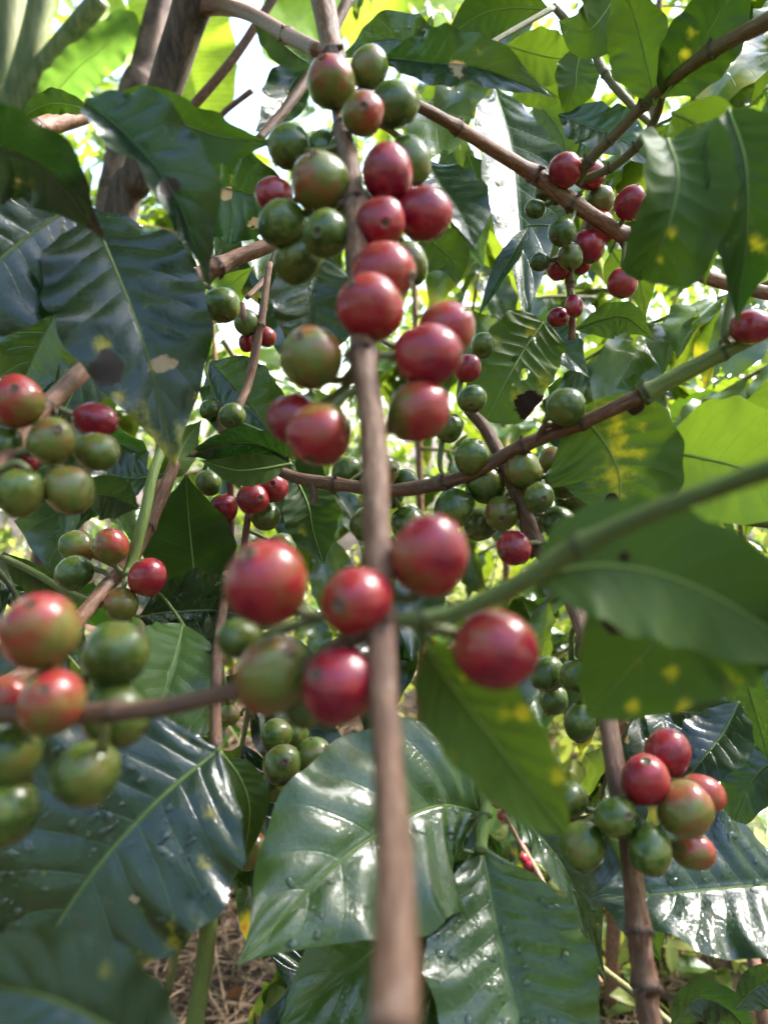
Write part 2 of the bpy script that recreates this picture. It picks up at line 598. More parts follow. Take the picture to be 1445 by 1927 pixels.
        faces.append(tuple(range(seg - 1, -1, -1)))
        faces.append(tuple((n - 1) * seg + j for j in range(seg)))
        b = mesh_obj('cherry', vs, faces, BERRY, self.o, origin=c, attrs={'ripe': np.clip(ripes, 0, 1), 'dark': np.clip(dark, 0, 1)})
        # navel ring
        if ax[2] > 0.05:
            rv, rf = [], []
            prof = [(0.23, 0.955), (0.21, 0.996), (0.175, 1.012), (0.14, 0.992), (0.11, 0.955), (0.055, 0.945), (0.04, 0.975), (0.015, 0.98)]
            ns_ = rng.uniform(0.72, 1.2)
            for q, (ra, hh) in enumerate(prof):
                ra *= ns_
                for k in range(14):
                    f = 2 * math.pi * k / 14
                    m = 1 + 0.10 * mnoise.noise(Vector((math.cos(f) * 2, math.sin(f) * 2, sd)))
                    rv.append(c + (e1 * math.cos(f) + e2 * math.sin(f)) * (ra * r0 * m) + a * (hh * r0 * el))
            for q in range(len(prof) - 1):
                for k in range(14):
                    k2 = (k + 1) % 14
                    rf.append((q * 14 + k, q * 14 + k2, (q + 1) * 14 + k2, (q + 1) * 14 + k))
            rf.append(tuple((len(prof) - 1) * 14 + k for k in range(14)))
            mesh_obj('navel', rv, rf, NAVEL, b)
        if stalk:
            base = c - a * r0 * el * 0.93
            q, qr, dist = self.nearest(base)
            if q is not None and dist < 0.032:
                midp = base * 0.55 + q * 0.45 - a * min(0.004, dist * 0.3)
                cc = catmull([list(base), list(midp), list(q)], 8)
                v, f, uv, dd = tube_data(cc, np.linspace(0.0012, 0.0009, 8), 7)
                mesh_obj('pedicel', v, f, STALK, b)
        return b

    def leaf(self, pts, w, roll=0.0, fold=12.0, wave=0.06, curl=0.0, colr=(0.1, 1.0, 0.3), spots=(), k=3.0, puck=0.035,
             tw=0.0, prof='coffee', mat=None, petiole=True, drops=0, nu=52, nv=20, name='leaf', rim=0.0025):
        """pts: midrib base -> tip as (px, py, depth); w: full width in px at mean depth; roll 0 = upper side to the lens"""
        sd = nseed()
        rng = random.Random(sd)
        if spots:
            nu, nv = 100, 40
        c = catmull([list(P(*p)) for p in pts], nu + 1)
        md = sum(p[2] for p in pts) / len(pts)
        hw = w * md / F / 2
        v, f, uv, sc_n = leaf_data(c, hw, roll, fold, wave, curl, k, puck, tw, prof, nu, nv, rng.uniform(0, 6.28))
        sp = np.zeros((len(v), 4))
        if spots:
            pp = np.array([pix(Vector(q)) for q in v])
            for sx, sy, sr, ch in spots:
                dd = np.hypot(pp[:, 0] - sx, pp[:, 1] - sy) / sr
                i = 'ybth'.index(ch)
                sp[:, i] = np.maximum(sp[:, i], np.clip(1.0 - 0.5 * dd, 0, 1) * (1.5 if ch == 'b' else 1.0 if ch != 'y' else 0.78))
        o = mesh_obj(name, v, f, mat or (LEAF_EATEN if any(q[3] == 'h' for q in spots) else LEAF), self.o, uv=uv, attrs={'spot': sp}, color=colr)
        # midrib, a raised tapering rib on the under side, seen as a pale line on top
        nrm = sc_n
        cc = c + nrm * 0.0001
        L = np.linalg.norm(np.diff(c, axis=0), axis=1).sum()
        rr = np.linspace(1, 0.25, nu + 1) * max(0.0005, min(0.0011, L * 0.008))
        cv, cf, cuv, cdk = tube_data(cc - nrm * (rr * 0.55)[:, None], rr, 7)
        mesh_obj('midrib', cv, cf, BARK, o, uv=cuv, attrs={'dark': cdk}, color=(1.0, (0.95 + 0.3 * colr[0]) * (1.8 if 100 < roll < 260 else 1.0), 0))
        if petiole:
            q, qr, dist = self.nearest(c[0])
            if q is not None and 0.001 < dist < 0.045:
                t0 = (c[0] - c[2])
                t0 /= np.linalg.norm(t0) + 1e-9
                m = c[0] + t0 * dist * 0.4
                cc = catmull([c[1].tolist(), c[0].tolist(), ((m + np.array(q)) / 2).tolist(), list(q)], 14)
                pv, pf, puv, pd = tube_data(cc, np.full(14, rr[0] * 1.15), 8)
                mesh_obj('petiole', pv, pf, BARK, o, uv=puv, attrs={'dark': pd}, color=(1.0, 0.75, 0))
        if drops:
            dv, df = [], []
            pools = [(rng.uniform(.1, .85) * nu, rng.uniform(.1, .9) * nv, rng.uniform(.03, .12)) for _ in range(7)]
            for _ in range(drops):
                pu, pv, ps = rng.choice(pools)
                if rng.random() < 0.2:
                    ps = 0.5
                i = min(nu - 6, max(4, int(rng.gauss(pu, ps * nu))))
                j = min(nv - 2, max(2, int(rng.gauss(pv, ps * nv * 1.6))))
                a = i * (nv + 1) + j
                p0 = v[a]
                e1 = v[a + 1] - p0
                e2 = v[a + nv + 1] - p0
                e1 = e1 / (np.linalg.norm(e1) + 1e-9)
                nn = np.cross(e1, e2)
                nn /= np.linalg.norm(nn) + 1e-9
                e2 = np.cross(nn, e1)
                p0 = p0 + (v[a + 1] - p0) * rng.random() + (v[a + nv + 1] - p0) * rng.random()
                r = rng.choice((0.0004, 0.0005, 0.0007, 0.0009, 0.0014))
                st = rng.uniform(1.0, 1.9)
                b0 = len(dv)
                ph = rng.uniform(0, 6.28)
                for rr_, hh in ((1.0, -0.05), (0.85, 0.28), (0.5, 0.46)):
                    for m in range(8):
                        f2 = 2 * math.pi * m / 8
                        x, y = math.cos(f2) * rr_ * st, math.sin(f2) * rr_
                        x, y = x * math.cos(ph) - y * math.sin(ph), x * math.sin(ph) + y * math.cos(ph)
                        dv.append(p0 + (e1 * x + e2 * y + nn * hh) * r)
                dv.append(p0 + nn * r * 0.52)
                for q_ in range(2):
                    for m in range(8):
                        m2 = (m + 1) % 8
                        df.append((b0 + q_ * 8 + m, b0 + q_ * 8 + m2, b0 + q_ * 8 + 8 + m2, b0 + q_ * 8 + 8 + m))
                for m in range(8):
                    df.append((b0 + 16 + m, b0 + 16 + (m + 1) % 8, b0 + 24))
            dob = mesh_obj('water_drops', dv, df, WATER, o)
            dob['kind'] = 'stuff'
        return o


PROF = {
    'coffee': ([0, .04, .10, .20, .32, .45, .58, .70, .79, .86, .92, .965, 1],
               [.02, .14, .38, .70, .92, 1.0, .95, .79, .58, .36, .17, .07, .0]),
    'blunt': ([0, .04, .12, .25, .4, .55, .7, .82, .92, .97, 1], [.03, .25, .58, .86, 1, 1, .9, .7, .4, .18, .02]),
    'oval': ([0, .04, .12, .35, .6, .8, .92, .98, 1], [.35, .6, .85, 1, 1, .95, .78, .45, .08]),
    'banana': ([0, .02, .08, .2, .5, .8, .92, .98, 1], [.1, .5, .85, 1, 1, .95, .75, .35, .05]),
}


def leaf_data(c, hw, roll, fold, wave, curl, k, puck, tw, prof, nu, nv, ph):
    xs, ys = PROF[prof]
    u = np.linspace(0, 1, nu + 1)
    # ease the sampling: smooth the polyline profile
    uu = np.linspace(-0.03, 1.03, 400)
    yy = np.interp(np.clip(uu, 0, 1), xs, ys)
    ker = np.ones(17) / 17
    yy = np.convolve(np.pad(yy, 8, mode='edge'), ker, mode='valid')
    w = np.maximum(np.interp(u, uu, yy) - (0.0), 0.004) * hw
    T = np.gradient(c, axis=0)
    T /= np.linalg.norm(T, axis=1)[:, None] + 1e-12
    cp = np.array(CAM)
    to = cp - c.mean(axis=0)
    N = np.tile(to / np.linalg.norm(to), (nu + 1, 1))
    N = N - T * (N * T).sum(axis=1)[:, None]
    ln = np.linalg.norm(N, axis=1)[:, None]
    bad = (ln[:, 0] < 0.25)
    N = N / (ln + 1e-9)
    if bad.any():
        good = np.where(~bad)[0]
        ref = N[good[len(good) // 2]] if len(good) else np.array([0, 0, 1.0])
        for i in np.where(bad)[0]:
            q = ref - T[i] * ref.dot(T[i])
            N[i] = q / (np.linalg.norm(q) + 1e-9)
    S = np.cross(T, N)
    rl = np.radians(roll + tw * (u - 0.5))[:, None]
    N, S = N * np.cos(rl) + S * np.sin(rl), S * np.cos(rl) - N * np.sin(rl)
    v = np.linspace(-1, 1, nv + 1)
    V = v[None, :]
    U = u[:, None]
    A = np.abs(V)
    fo = math.radians(fold)
    W = w[:, None]
    lat = V * W * math.cos(fo)
    tt = (U - A * SK) * NV
    pk = puck * hw * np.abs(np.sin(np.pi * tt)) ** 0.8 * np.minimum(1, A * 5) * (1.05 - A ** 3 * 0.7) * (w / hw)[:, None] ** 0.5
    hgt = A * W * math.sin(fo) + curl * W * A ** 2 + pk
    hgt = hgt + wave * hw * A ** 2 * (np.sin(2 * np.pi * k * U + ph + (V > 0) * 1.9) + 0.5 * np.sin(2 * np.pi * k * 2.3 * U + ph * 2 - (V > 0))) * (w / hw)[:, None] ** 0.5
    lat = lat + V * W * 0.03 * np.sin(2 * np.pi * k * 1.7 * U + ph * 3 + (V > 0) * 2)
    verts = c[:, None, :] + S[:, None, :] * lat[:, :, None] + N[:, None, :] * hgt[:, :, None]
    verts = verts.reshape(-1, 3)
    uv = np.stack(np.broadcast_arrays(U, V), axis=2).reshape(-1, 2)
    m = nv + 1
    faces = [(i * m + j, i * m + j + 1, (i + 1) * m + j + 1, (i + 1) * m + j) for i in range(nu) for j in range(nv)]
    return verts, faces, uv, N

# ------------------------------------------------------------------ the setting
def far_leaf_material(name, dark, light, tr, trans=0.4):
    t = NT(name)
    geo = t.n('ShaderNodeNewGeometry')
    r = geo.outputs['Random Per Island']
    c = t.mix(r, dark, light)
    p = t.bsdf(Base_Color=c, Roughness=0.38, Specular_IOR_Level=0.5)
    tb = t.n('ShaderNodeBsdfTranslucent')
    hs = t.n('ShaderNodeVectorMath', operation='SCALE')
    hs.inputs[0].default_value = tr
    t.link(t.math('ADD', 0.45, t.math('MULTIPLY', r, 0.8)), hs.inputs[3])
    t.link(hs.outputs[0], tb.inputs[0])
    ms = t.n('ShaderNodeMixShader')
    ms.inputs[0].default_value = trans
    t.link(p.outputs[0], ms.inputs[1])
    t.link(tb.outputs[0], ms.inputs[2])
    return t.done(ms.outputs[0])


FAR = far_leaf_material('far_foliage', (0.012, 0.035, 0.010), (0.08, 0.12, 0.025), (0.36, 0.50, 0.04))
COVER = far_leaf_material('ground_cover_leaves', (0.09, 0.17, 0.04), (0.42, 0.40, 0.13), (0.50, 0.55, 0.08), 0.45)
LITTER = far_leaf_material('fallen_leaves', (0.10, 0.04, 0.02), (0.42, 0.22, 0.13), (0.3, 0.12, 0.05), 0.15)

n_g = 60
gx = np.concatenate([-np.geomspace(60, 0.15, 30), [0], np.geomspace(0.15, 60, 30)])
gy = np.concatenate([-np.geomspace(60, 0.15, 20), [0], np.geomspace(0.15, 60, 40)])
gv = [(x, y, 0.02 * mnoise.noise(Vector((x * 1.7, y * 1.7, 3))) + 0.012 * mnoise.noise(Vector((x * 6, y * 6, 9)))) for y in gy for x in gx]
m_ = len(gx)
gf = [(i * m_ + j, i * m_ + j + 1, (i + 1) * m_ + j + 1, (i + 1) * m_ + j) for i in range(len(gy) - 1) for j in range(m_ - 1)]
ground = mesh_obj('ground', gv, gf, SOIL, origin=(0, 0, 0))
ground['kind'] = 'structure'
ground['label'] = 'brown soil strewn with dry litter beneath the coffee'


def leaf_cards(rng, pos, size, tilt=None, up_bias=0.3):
    """small bent leaves: 6 vertices, 4 triangles each"""
    n = len(pos)
    d = rng.normal(size=(n, 3))
    d[:, 2] -= 0.35
    d /= np.linalg.norm(d, axis=1)[:, None]
    nn = rng.normal(size=(n, 3))
    nn[:, 2] += up_bias * 3
    nn -= d * (nn * d).sum(axis=1)[:, None]
    nn /= np.linalg.norm(nn, axis=1)[:, None]
    s = np.cross(d, nn)
    L = size[:, None]
    b, tip = pos, pos + d * L - nn * L * 0.12
    m1, m2 = pos + d * L * 0.35, pos + d * L * 0.7 - nn * L * 0.03
    l1, r1 = m1 + s * L * 0.22 + nn * L * 0.05, m1 - s * L * 0.22 + nn * L * 0.05
    l2, r2 = m2 + s * L * 0.17 + nn * L * 0.03, m2 - s * L * 0.17 + nn * L * 0.03
    v = np.stack([b, m1, m2, tip, l1, l2, r1, r2], axis=1).reshape(-1, 3)
    f = []
    for i in range(n):
        k = i * 8
        f += [(k, k + 1, k + 4), (k + 1, k + 2, k + 5, k + 4), (k + 2, k + 3, k + 5), (k, k + 6, k + 1), (k + 1, k + 6, k + 7, k + 2), (k + 2, k + 7, k + 3)]
    return v, f


def clumpy(rng, n, box, scale, thr, seed):
    out = []
    lo, hi = np.array(box[0]), np.array(box[1])
    while len(out) < n:
        for p in rng.uniform(lo, hi, (n, 3)):
            if mnoise.noise(Vector(p * scale) + Vector((seed, 0, 0))) > thr:
                out.append(p)
                if len(out) >= n:
                    break
    return np.array(out)


rg = np.random.default_rng(7)
# the wood behind: leaf masses that read as one
pos = np.vstack([clumpy(rg, 9000, ((-4.0, 4.2, 0.0), (4.0, 6.5, 3.9)), 1.6, 0.02, 4),
                 clumpy(rg, 7000, ((-6.0, 6.5, 0.0), (6.0, 9.5, 4.6)), 1.1, -0.05, 9)])
# two clearings let the sky through, to the left of the middle and far to the right
aw = np.arctan2(pos[:, 0], pos[:, 1])
lim = 9 - 7.6 * np.exp(-((aw + 0.17) / 0.10) ** 2) - 7.6 * np.exp(-((aw - 0.47) / 0.09) ** 2)
pos = pos[pos[:, 2] < lim]
sz = rg.uniform(0.08, 0.2, len(pos))
# the plantation goes on at both sides and behind the camera
az = rg.uniform(R(38), R(322), 5200)
rad = rg.uniform(2.6, 4.4, 5200)
ring = np.stack([np.sin(az) * rad, np.cos(az) * rad, 2.8 * rg.random(5200) ** 0.8], axis=1)
pos = np.vstack([pos, ring])
sz = np.concatenate([sz, rg.uniform(0.22, 0.40, 5200)])
v, f = leaf_cards(rg, pos, sz)
wood = mesh_obj('far_foliage', v, f, FAR, smooth=False)
wood['kind'] = 'stuff'
wood['label'] = 'sunlit green foliage far behind the coffee plants'
# low growth on the sunny ground, fallen leaves, straw
pos = rg.uniform((-3.0, 1.0, 0.0), (3.0, 4.5, 1.0), (34000, 3))
pos[:, 2] = pos[:, 2] ** 1.8 * 0.34 + 0.01
keep = np.array([mnoise.noise(Vector((p[0] * 1.6, p[1] * 1.6, 31))) > (-0.16 if p[0] > 0.25 else 0.12 if p[1] > 1.9 else 0.5) for p in pos])
near = rg.uniform((0.2, 1.05, 0.02), (2.4, 3.2, 0.5), (9000, 3))
near = near[[mnoise.noise(Vector(q * 3.0)) > -0.12 for q in near]]
near[:, 2] = 0.02 + (near[:, 2] - 0.02) * np.clip((near[:, 1] - 0.85) / 1.0, 0.25, 1.0)
pos = np.vstack([pos[keep], near])
v, f = leaf_cards(rg, pos, rg.uniform(0.025, 0.07, len(pos)), up_bias=0.9)
cov = mesh_obj('ground_cover', v, f, COVER, smooth=False)
cov['kind'] = 'stuff'
cov['label'] = 'low yellow green weeds on the sunlit ground'
pos = rg.uniform((-3.0, 0.5, 0.012), (3.5, 5.0, 0.035), (2600, 3))
v, f = leaf_cards(rg, pos, rg.uniform(0.03, 0.09, len(pos)), up_bias=3.0)
lit = mesh_obj('fallen_leaves', v, f, LITTER, smooth=False)
lit['kind'] = 'stuff'
lit['label'] = 'dry reddish brown fallen leaves on the soil'
sv, sf = [], []
for k in range(6500):
    p = np.array([rg.uniform(-1.4, 0.5), rg.uniform(0.65, 2.2), rg.uniform(0.012, 0.06)])
    a = rg.uniform(0, math.pi)
    L = rg.uniform(0.04, 0.22)
    d = np.array([math.cos(a), math.sin(a), rg.uniform(-0.3, 0.3)])
    s = np.array([-math.sin(a), math.cos(a), 0]) * rg.uniform(0.0006, 0.0022)
    h = np.array([0, 0, rg.uniform(0.001, 0.003)])
    bend = np.array([-math.sin(a), math.cos(a), 0.3]) * rg.uniform(-0.12, 0.12) * L
    b0 = len(sv)
    for q in (0, 0.5, 1):
        c = p + d * L * (q - 0.5) + bend * (0.25 - (q - 0.5) ** 2) * 4
        sv += [c - s, c + s, c + h]
    for q in (0, 3):
        for e in range(3):
            sf.append((b0 + q + e, b0 + q + (e + 1) % 3, b0 + q + 3 + (e + 1) % 3, b0 + q + 3 + e))
straw = mesh_obj('straw', sv, sf, STRAW, smooth=False)
straw['kind'] = 'stuff'
straw['label'] = 'dry straw mulch lying on the soil'


def world_tube(name, pts, parent, mat, seg=14, n=None, jitter=0.04, color=None):
    s = catmull([list(p) for p in pts], n or 10 * len(pts))
    v, f, uv, dk = tube_data(s[:, :3], s[:, 3], seg, None, jitter, nseed())
    return mesh_obj(name, v, f, mat, parent, uv=uv, attrs={'dark': dk}, color=color or (0, 1, 0))


# shade tree whose reddish trunk leans at the upper left, with an unseen canopy added above to shade the coffee
def pw(x, y, d, wpx):
    return (*P(x, y, d), wpx * d / F / 2)


tb0 = P(120, 620, 1.7)
st = thing('shade_tree', 'leaning reddish brown tree trunk behind the dark coffee trunk at the top', 'tree', (tb0.x - 0.18, tb0.y, 0))
top_p = P(340, -120, 1.75)
world_tube('trunk', [(tb0.x - 0.18, tb0.y, -0.05, 0.050), (tb0.x - 0.06, tb0.y, 0.5, 0.042), pw(235, 270, 1.7, 62), pw(275, 130, 1.7, 58), pw(312, -10, 1.7, 54),
                     (top_p.x + 0.05, top_p.y, top_p.z + 0.1, 0.028), (-0.3, 1.85, 2.6, 0.022), (-0.45, 1.75, 3.1, 0.012)], st, TRUNK_R, jitter=0.08)
for a in range(5):
    an = a * 1.26 + 0.4
    world_tube('unseen_limb', [(-0.3, 1.85, 2.5, 0.014), (-0.3 + 0.45 * math.cos(an), 1.85 + 0.45 * math.sin(an), 2.8, 0.010),
                        (-0.3 + 1.1 * math.cos(an), 1.85 + 1.1 * math.sin(an), 3.0, 0.004)], st, TRUNK_R, seg=8)
SHC = np.array([-1.15, 0.75, 2.95])  # centre of the added leaf mass, out of view, that blocks overhead light
pos = []
while len(pos) < 4200:
    q = rg.uniform(-1, 1, 3)
    if q.dot(q) < 1 and mnoise.noise(Vector(q * 3.1) + Vector((2, 5, 1))) > -0.32:
        pos.append(SHC + q * np.array([1.7, 1.6, 0.42]))
# unseen leaves added between sun and cherries to thin the sunlight
SH2 = np.array(CAM) + np.array(sun_dir) * 2.9
while len(pos) < 4200 + 760:
    q = rg.uniform(-1, 1, 3)
    if q.dot(q) < 1:
        pos.append(SH2 + q * np.array([0.95, 0.85, 0.35]))
pos = np.array(pos)
v, f = leaf_cards(rg, pos, rg.uniform(0.10, 0.21, len(pos)), up_bias=0.8)
world_tube('unseen_limb', [(-0.3, 1.85, 2.5, 0.016), (0.5, 1.4, 2.75, 0.010), (*SH2, 0.004)], st, TRUNK_R, seg=8)  # added bough out of view, holds the leaves that thin the sun
cr = mesh_obj('added_crown', v, f, FAR, st, smooth=False)  # all out of view, added to cut sun and sky light
cr['kind'] = 'stuff'

# banana plant, upper left
bb = P(20, 330, 1.9)
bp = thing('banana_plant', 'banana plant with broad lit leaves at the upper left', 'banana plant', (bb.x - 0.36, bb.y, 0))


class Ban(Branch):
    def __init__(self, o):
        self.o = o
        self.line = []


bn = Ban(bp)
PET = make_simple('banana_stalk', (0.05, 0.08, 0.02), (0.20, 0.20, 0.10), 9, 0.45, 0.001, (5, 5, 1))
world_tube('pseudostem', [(bb.x - 0.36, bb.y, -0.05, 0.11), (bb.x - 0.30, bb.y, 0.5, 0.10), pw(-120, 480, 1.9, 130), pw(-40, 300, 1.9, 110), pw(0, 210, 1.9, 90)], bp, PET)
for pts in ([pw(-30, 260, 1.88, 70), pw(8, 100, 1.86, 60), pw(22, -60, 1.84, 55)],
            [pw(10, 250, 1.86, 60), pw(55, 110, 1.82, 52), pw(92, -60, 1.8, 48)],
            [pw(25, 250, 1.86, 50), pw(70, 150, 1.82, 46), pw(190, -5, 1.75, 40)],
            [pw(-40, 300, 1.9, 60), pw(-20, 120, 1.9, 54), pw(-30, -50, 1.9, 50)]):
    world_tube('petiole', pts, bp, PET, jitter=0.02)
bl = dict(prof='banana', mat=BANANA, wave=0.08, k=4.0, puck=0.0, petiole=False)
bn.leaf([(85, 200, 1.75), (140, 135, 1.72), (200, 85, 1.70), (255, 25, 1.68)], 84, roll=205, fold=-12, colr=(0.12, 1.2, 0.0), **bl)
bn.leaf([(350, -200, 2.2), (335, -60, 2.2), (350, 100, 2.15), (385, 250, 2.1)], 195, roll=185, fold=-10, colr=(0.95, 1.0, 0.0), **bl)
bn.leaf([(1060, -130, 2.4), (900, -30, 2.3), (760, 25, 2.2), (640, 50, 2.2)], 170, roll=190, fold=-10, colr=(0.85, 1.0, 0.0), **bl)
bn.leaf([(700, -160, 2.3), (640, -40, 2.2), (560, 40, 2.15), (500, 110, 2.1)], 150, roll=170, fold=-12, colr=(0.6, 1.0, 0.0), **bl)
bn.leaf([(160, -60, 2.0), (215, 40, 2.0), (252, 100, 1.95), (255, 155, 1.9)], 72, roll=150, fold=-14, colr=(0.75, 1.0, 0.0), **bl)

# ------------------------------------------------------------------ coffee bushes behind, each leaf its own part
PROTO = []
for k in range(6):
    r_ = random.Random(k + 50)
    L = 0.115
    s = np.linspace(0, 1, 4)
    c = catmull([(L * q, 0, -r_.uniform(0.01, 0.035) * q * q - 0.0 * q) for q in s], 15)
    v, f, uv, _n = leaf_data(c, 0.024 + 0.004 * r_.random(), 0, r_.uniform(8, 26), 0.16, r_.uniform(-.2, .15), 3, 0.05, r_.uniform(-30, 30), 'coffee', 14, 6, r_.uniform(0, 6))
    sp = np.zeros((len(v), 4))
    if k in (1, 4):
        for _ in range(3):
            q = r_.randrange(len(v))
            dd = np.linalg.norm(v - v[q], axis=1) / 0.012
            sp[:, 0 if k == 1 else 3] = np.maximum(sp[:, 0 if k == 1 else 3], np.clip(1 - 0.6 * dd, 0, 1) * (1 if k == 1 else 0.75))
    o = mesh_obj('leaf', v, f, LEAF_BACK, None, origin=(0, 0, 0), uv=uv, attrs={'spot': sp})
    if k == 4:
        o.data.materials[0] = LEAF_EATEN
    PROTO.append(o.data)
    bpy.data.objects.remove(o)
bm_ = []
for q in range(9):
    t = math.pi * q / 8
    for k in range(12):
        a = 2 * math.pi * k / 12
        bm_.append((0.0072 * math.sin(t) * math.cos(a), 0.0072 * math.sin(t) * math.sin(a), -0.0082 * math.cos(t)))
bf_ = [(i * 12 + j, i * 12 + (j + 1) % 12, (i + 1) * 12 + (j + 1) % 12, (i + 1) * 12 + j) for i in range(8) for j in range(12)]
BPROTO = []
for rp_ in (0.05, 0.1, 0.3, 0.8, 0.92):
    o = mesh_obj('cherry', bm_, bf_, BERRY, None, origin=(0, 0, 0),
                 attrs={'ripe': [rp_ + 0.1 * p[2] / 0.008 for p in bm_], 'dark': [1.0 if p[2] > 0.0079 else 0 for p in bm_]})
    BPROTO.append(o.data)
    bpy.data.objects.remove(o)


def local_tube(name, pts, parent, color):
    s = catmull(pts, 6 * len(pts))
    v, f, uv, dk = tube_data(s[:, :3], s[:, 3], 7, None, 0.03, nseed())
    return mesh_obj(name, v, f, BARK, parent, uv=uv, attrs={'dark': dk}, color=color)


def bush(label, x, y, h, nlat, reach, seed, yel=0.15, z0=0.25, berries=0, pairs=8, facing=None):
    rng = random.Random(seed)
    o = thing('coffee_bush', label, 'coffee bush', (x, y, 0), 'coffee bushes behind the picked-out branches')
    base = Vector((x, y, 0))
    lean = Vector((rng.uniform(-.12, .12), rng.uniform(-.05, .1), 0))
    local_tube('stem', [(*(base + lean * q * q + Vector((0, 0, h * q))), 0.011 * (1 - 0.7 * q)) for q in (0, .25, .5, .75, 1)], o, (0.0, 1.0, 0))
    nb = 0
    for i in range(nlat):
        q = (i + rng.random()) / nlat
        z = z0 + (h - z0) * q
        st_ = base + lean * (z / h) ** 2 + Vector((0, 0, z))
        a = rng.uniform(0, 2 * math.pi) if facing is None else facing + rng.gauss(0, 1.1)
        rch = reach * rng.uniform(0.6, 1.15) * (1.05 - 0.45 * q)
        d0 = Vector((math.cos(a), math.sin(a), 0))
        lift = rng.uniform(0.0, 0.35)
        lat = [st_ + d0 * (rch * s_) + Vector((0, 0, rch * (lift * s_ - 0.55 * s_ * s_))) for s_ in (0, .33, .66, 1)]
        local_tube('twig', [(*p, 0.0032 * (1 - 0.6 * s_)) for p, s_ in zip(lat, (0, .33, .66, 1))], o, (0.2 + 0.4 * rng.random(), 1.0, 0))
        line = catmull([list(p) for p in lat], 40)
        for j in range(pairs):
            idx = int(8 + (31) * (j + 0.5 * rng.random()) / pairs)
            p = Vector(line[min(39, idx)])
            tdir = Vector(line[min(39, idx + 1)] - line[min(39, idx + 1) - 1]).normalized()
            side0 = tdir.cross(Vector((0, 0, 1))).normalized()
            for sgn in (-1, 1):
                if rng.random() < 0.12:
                    continue
                ld = (side0 * sgn * rng.uniform(0.7, 1.1) + tdir * rng.uniform(0.2, 0.9) + Vector((0, 0, rng.uniform(-1.0, 0.15)))).normalized()
                upv = Vector((rng.gauss(0, .35), rng.gauss(0, .35), 1)) - ld * ld.z
                zx = (upv - ld * upv.dot(ld)).normalized()
                yx = zx.cross(ld)
                M = Matrix((ld, yx, zx)).transposed()
                lf = bpy.data.objects.new('leaf', rng.choice(PROTO))
                col.objects.link(lf)
                lf.parent = o
                lf.location = p - base
                lf.rotation_euler = M.to_euler()
                s_ = rng.uniform(0.5, 1.0) * (1.1 - 0.35 * (j / pairs))
                lf.scale = (s_, s_, s_)
                lf.color = (max(0, min(1, yel + rng.gauss(0, .18))), rng.uniform(0.7, 1.4), rng.choice((0, .5, 1)), 1)
            if nb < berries and rng.random() < 0.5:
                for _ in range(rng.randint(2, 4)):
                    nb += 1
                    c_ = bpy.data.objects.new('cherry', rng.choice(BPROTO))
                    col.objects.link(c_)
                    c_.parent = o
                    od = Vector((rng.gauss(0, 1), rng.gauss(0, 1), rng.gauss(-.2, 1))).normalized()
                    c_.location = p - base + od * 0.011
                    c_.rotation_euler = od.to_track_quat('Z', 'Y').to_euler()
    return o


BUSHES = [
    # label, depth, px, height, laterals, reach, yellow, cherries
    ('coffee bush close behind the right hand twigs, dark glossy leaves', 1.05, 1180, 1.45, 20, 0.36, 0.10, 22),
    ('coffee bush glimpsed through the gap below the centre leaves', 1.35, 800, 1.30, 20, 0.36, 0.16, 16),
    ('coffee bush behind the big dark leaves on the left', 1.30, 250, 1.35, 16, 0.38, 0.12, 6),
    ('coffee bush at the far right edge behind the lime leaf', 1.55, 1420, 1.75, 20, 0.42, 0.25, 10),
    ('tall coffee bush behind the top cherries with backlit leaves', 1.8, 960, 2.05, 22, 0.5, 0.3, 8),
    ('shaded coffee bush behind the cherries of the lower left', 2.1, 430, 1.6, 18, 0.5, 0.25, 4),
    ('yellowish coffee bush seen between the twigs right of the middle cherries', 2.3, 1180, 2.1, 22, 0.5, 0.5, 4),
    ('pale coffee bush in the sun far behind the right cherries', 2.9, 1300, 2.3, 22, 0.6, 0.5, 0),
    ('pale coffee bush in the sun far behind the middle branch', 3.1, 700, 2.2, 20, 0.6, 0.5, 0),
    ('pale coffee bush in the sun beyond the left edge cherries', 3.0, 120, 2.2, 18, 0.6, 0.45, 0),
    ('pale coffee bush in the sun in the upper right corner', 3.4, 1560, 2.7, 18, 0.7, 0.5, 0),
    ('low coffee seedling in the sun at the bottom right', 1.7, 1330, 0.62, 10, 0.26, 0.4, 0),
]
for i, (lb, d, px, h, nl, rc, yl, nbr) in enumerate(BUSHES):
    bush(lb, (px - 722.5) / F * d, d, h, nl, rc, 300 + i, yl + 0.16, z0=0.22 if h > 1 else 0.1, berries=nbr)


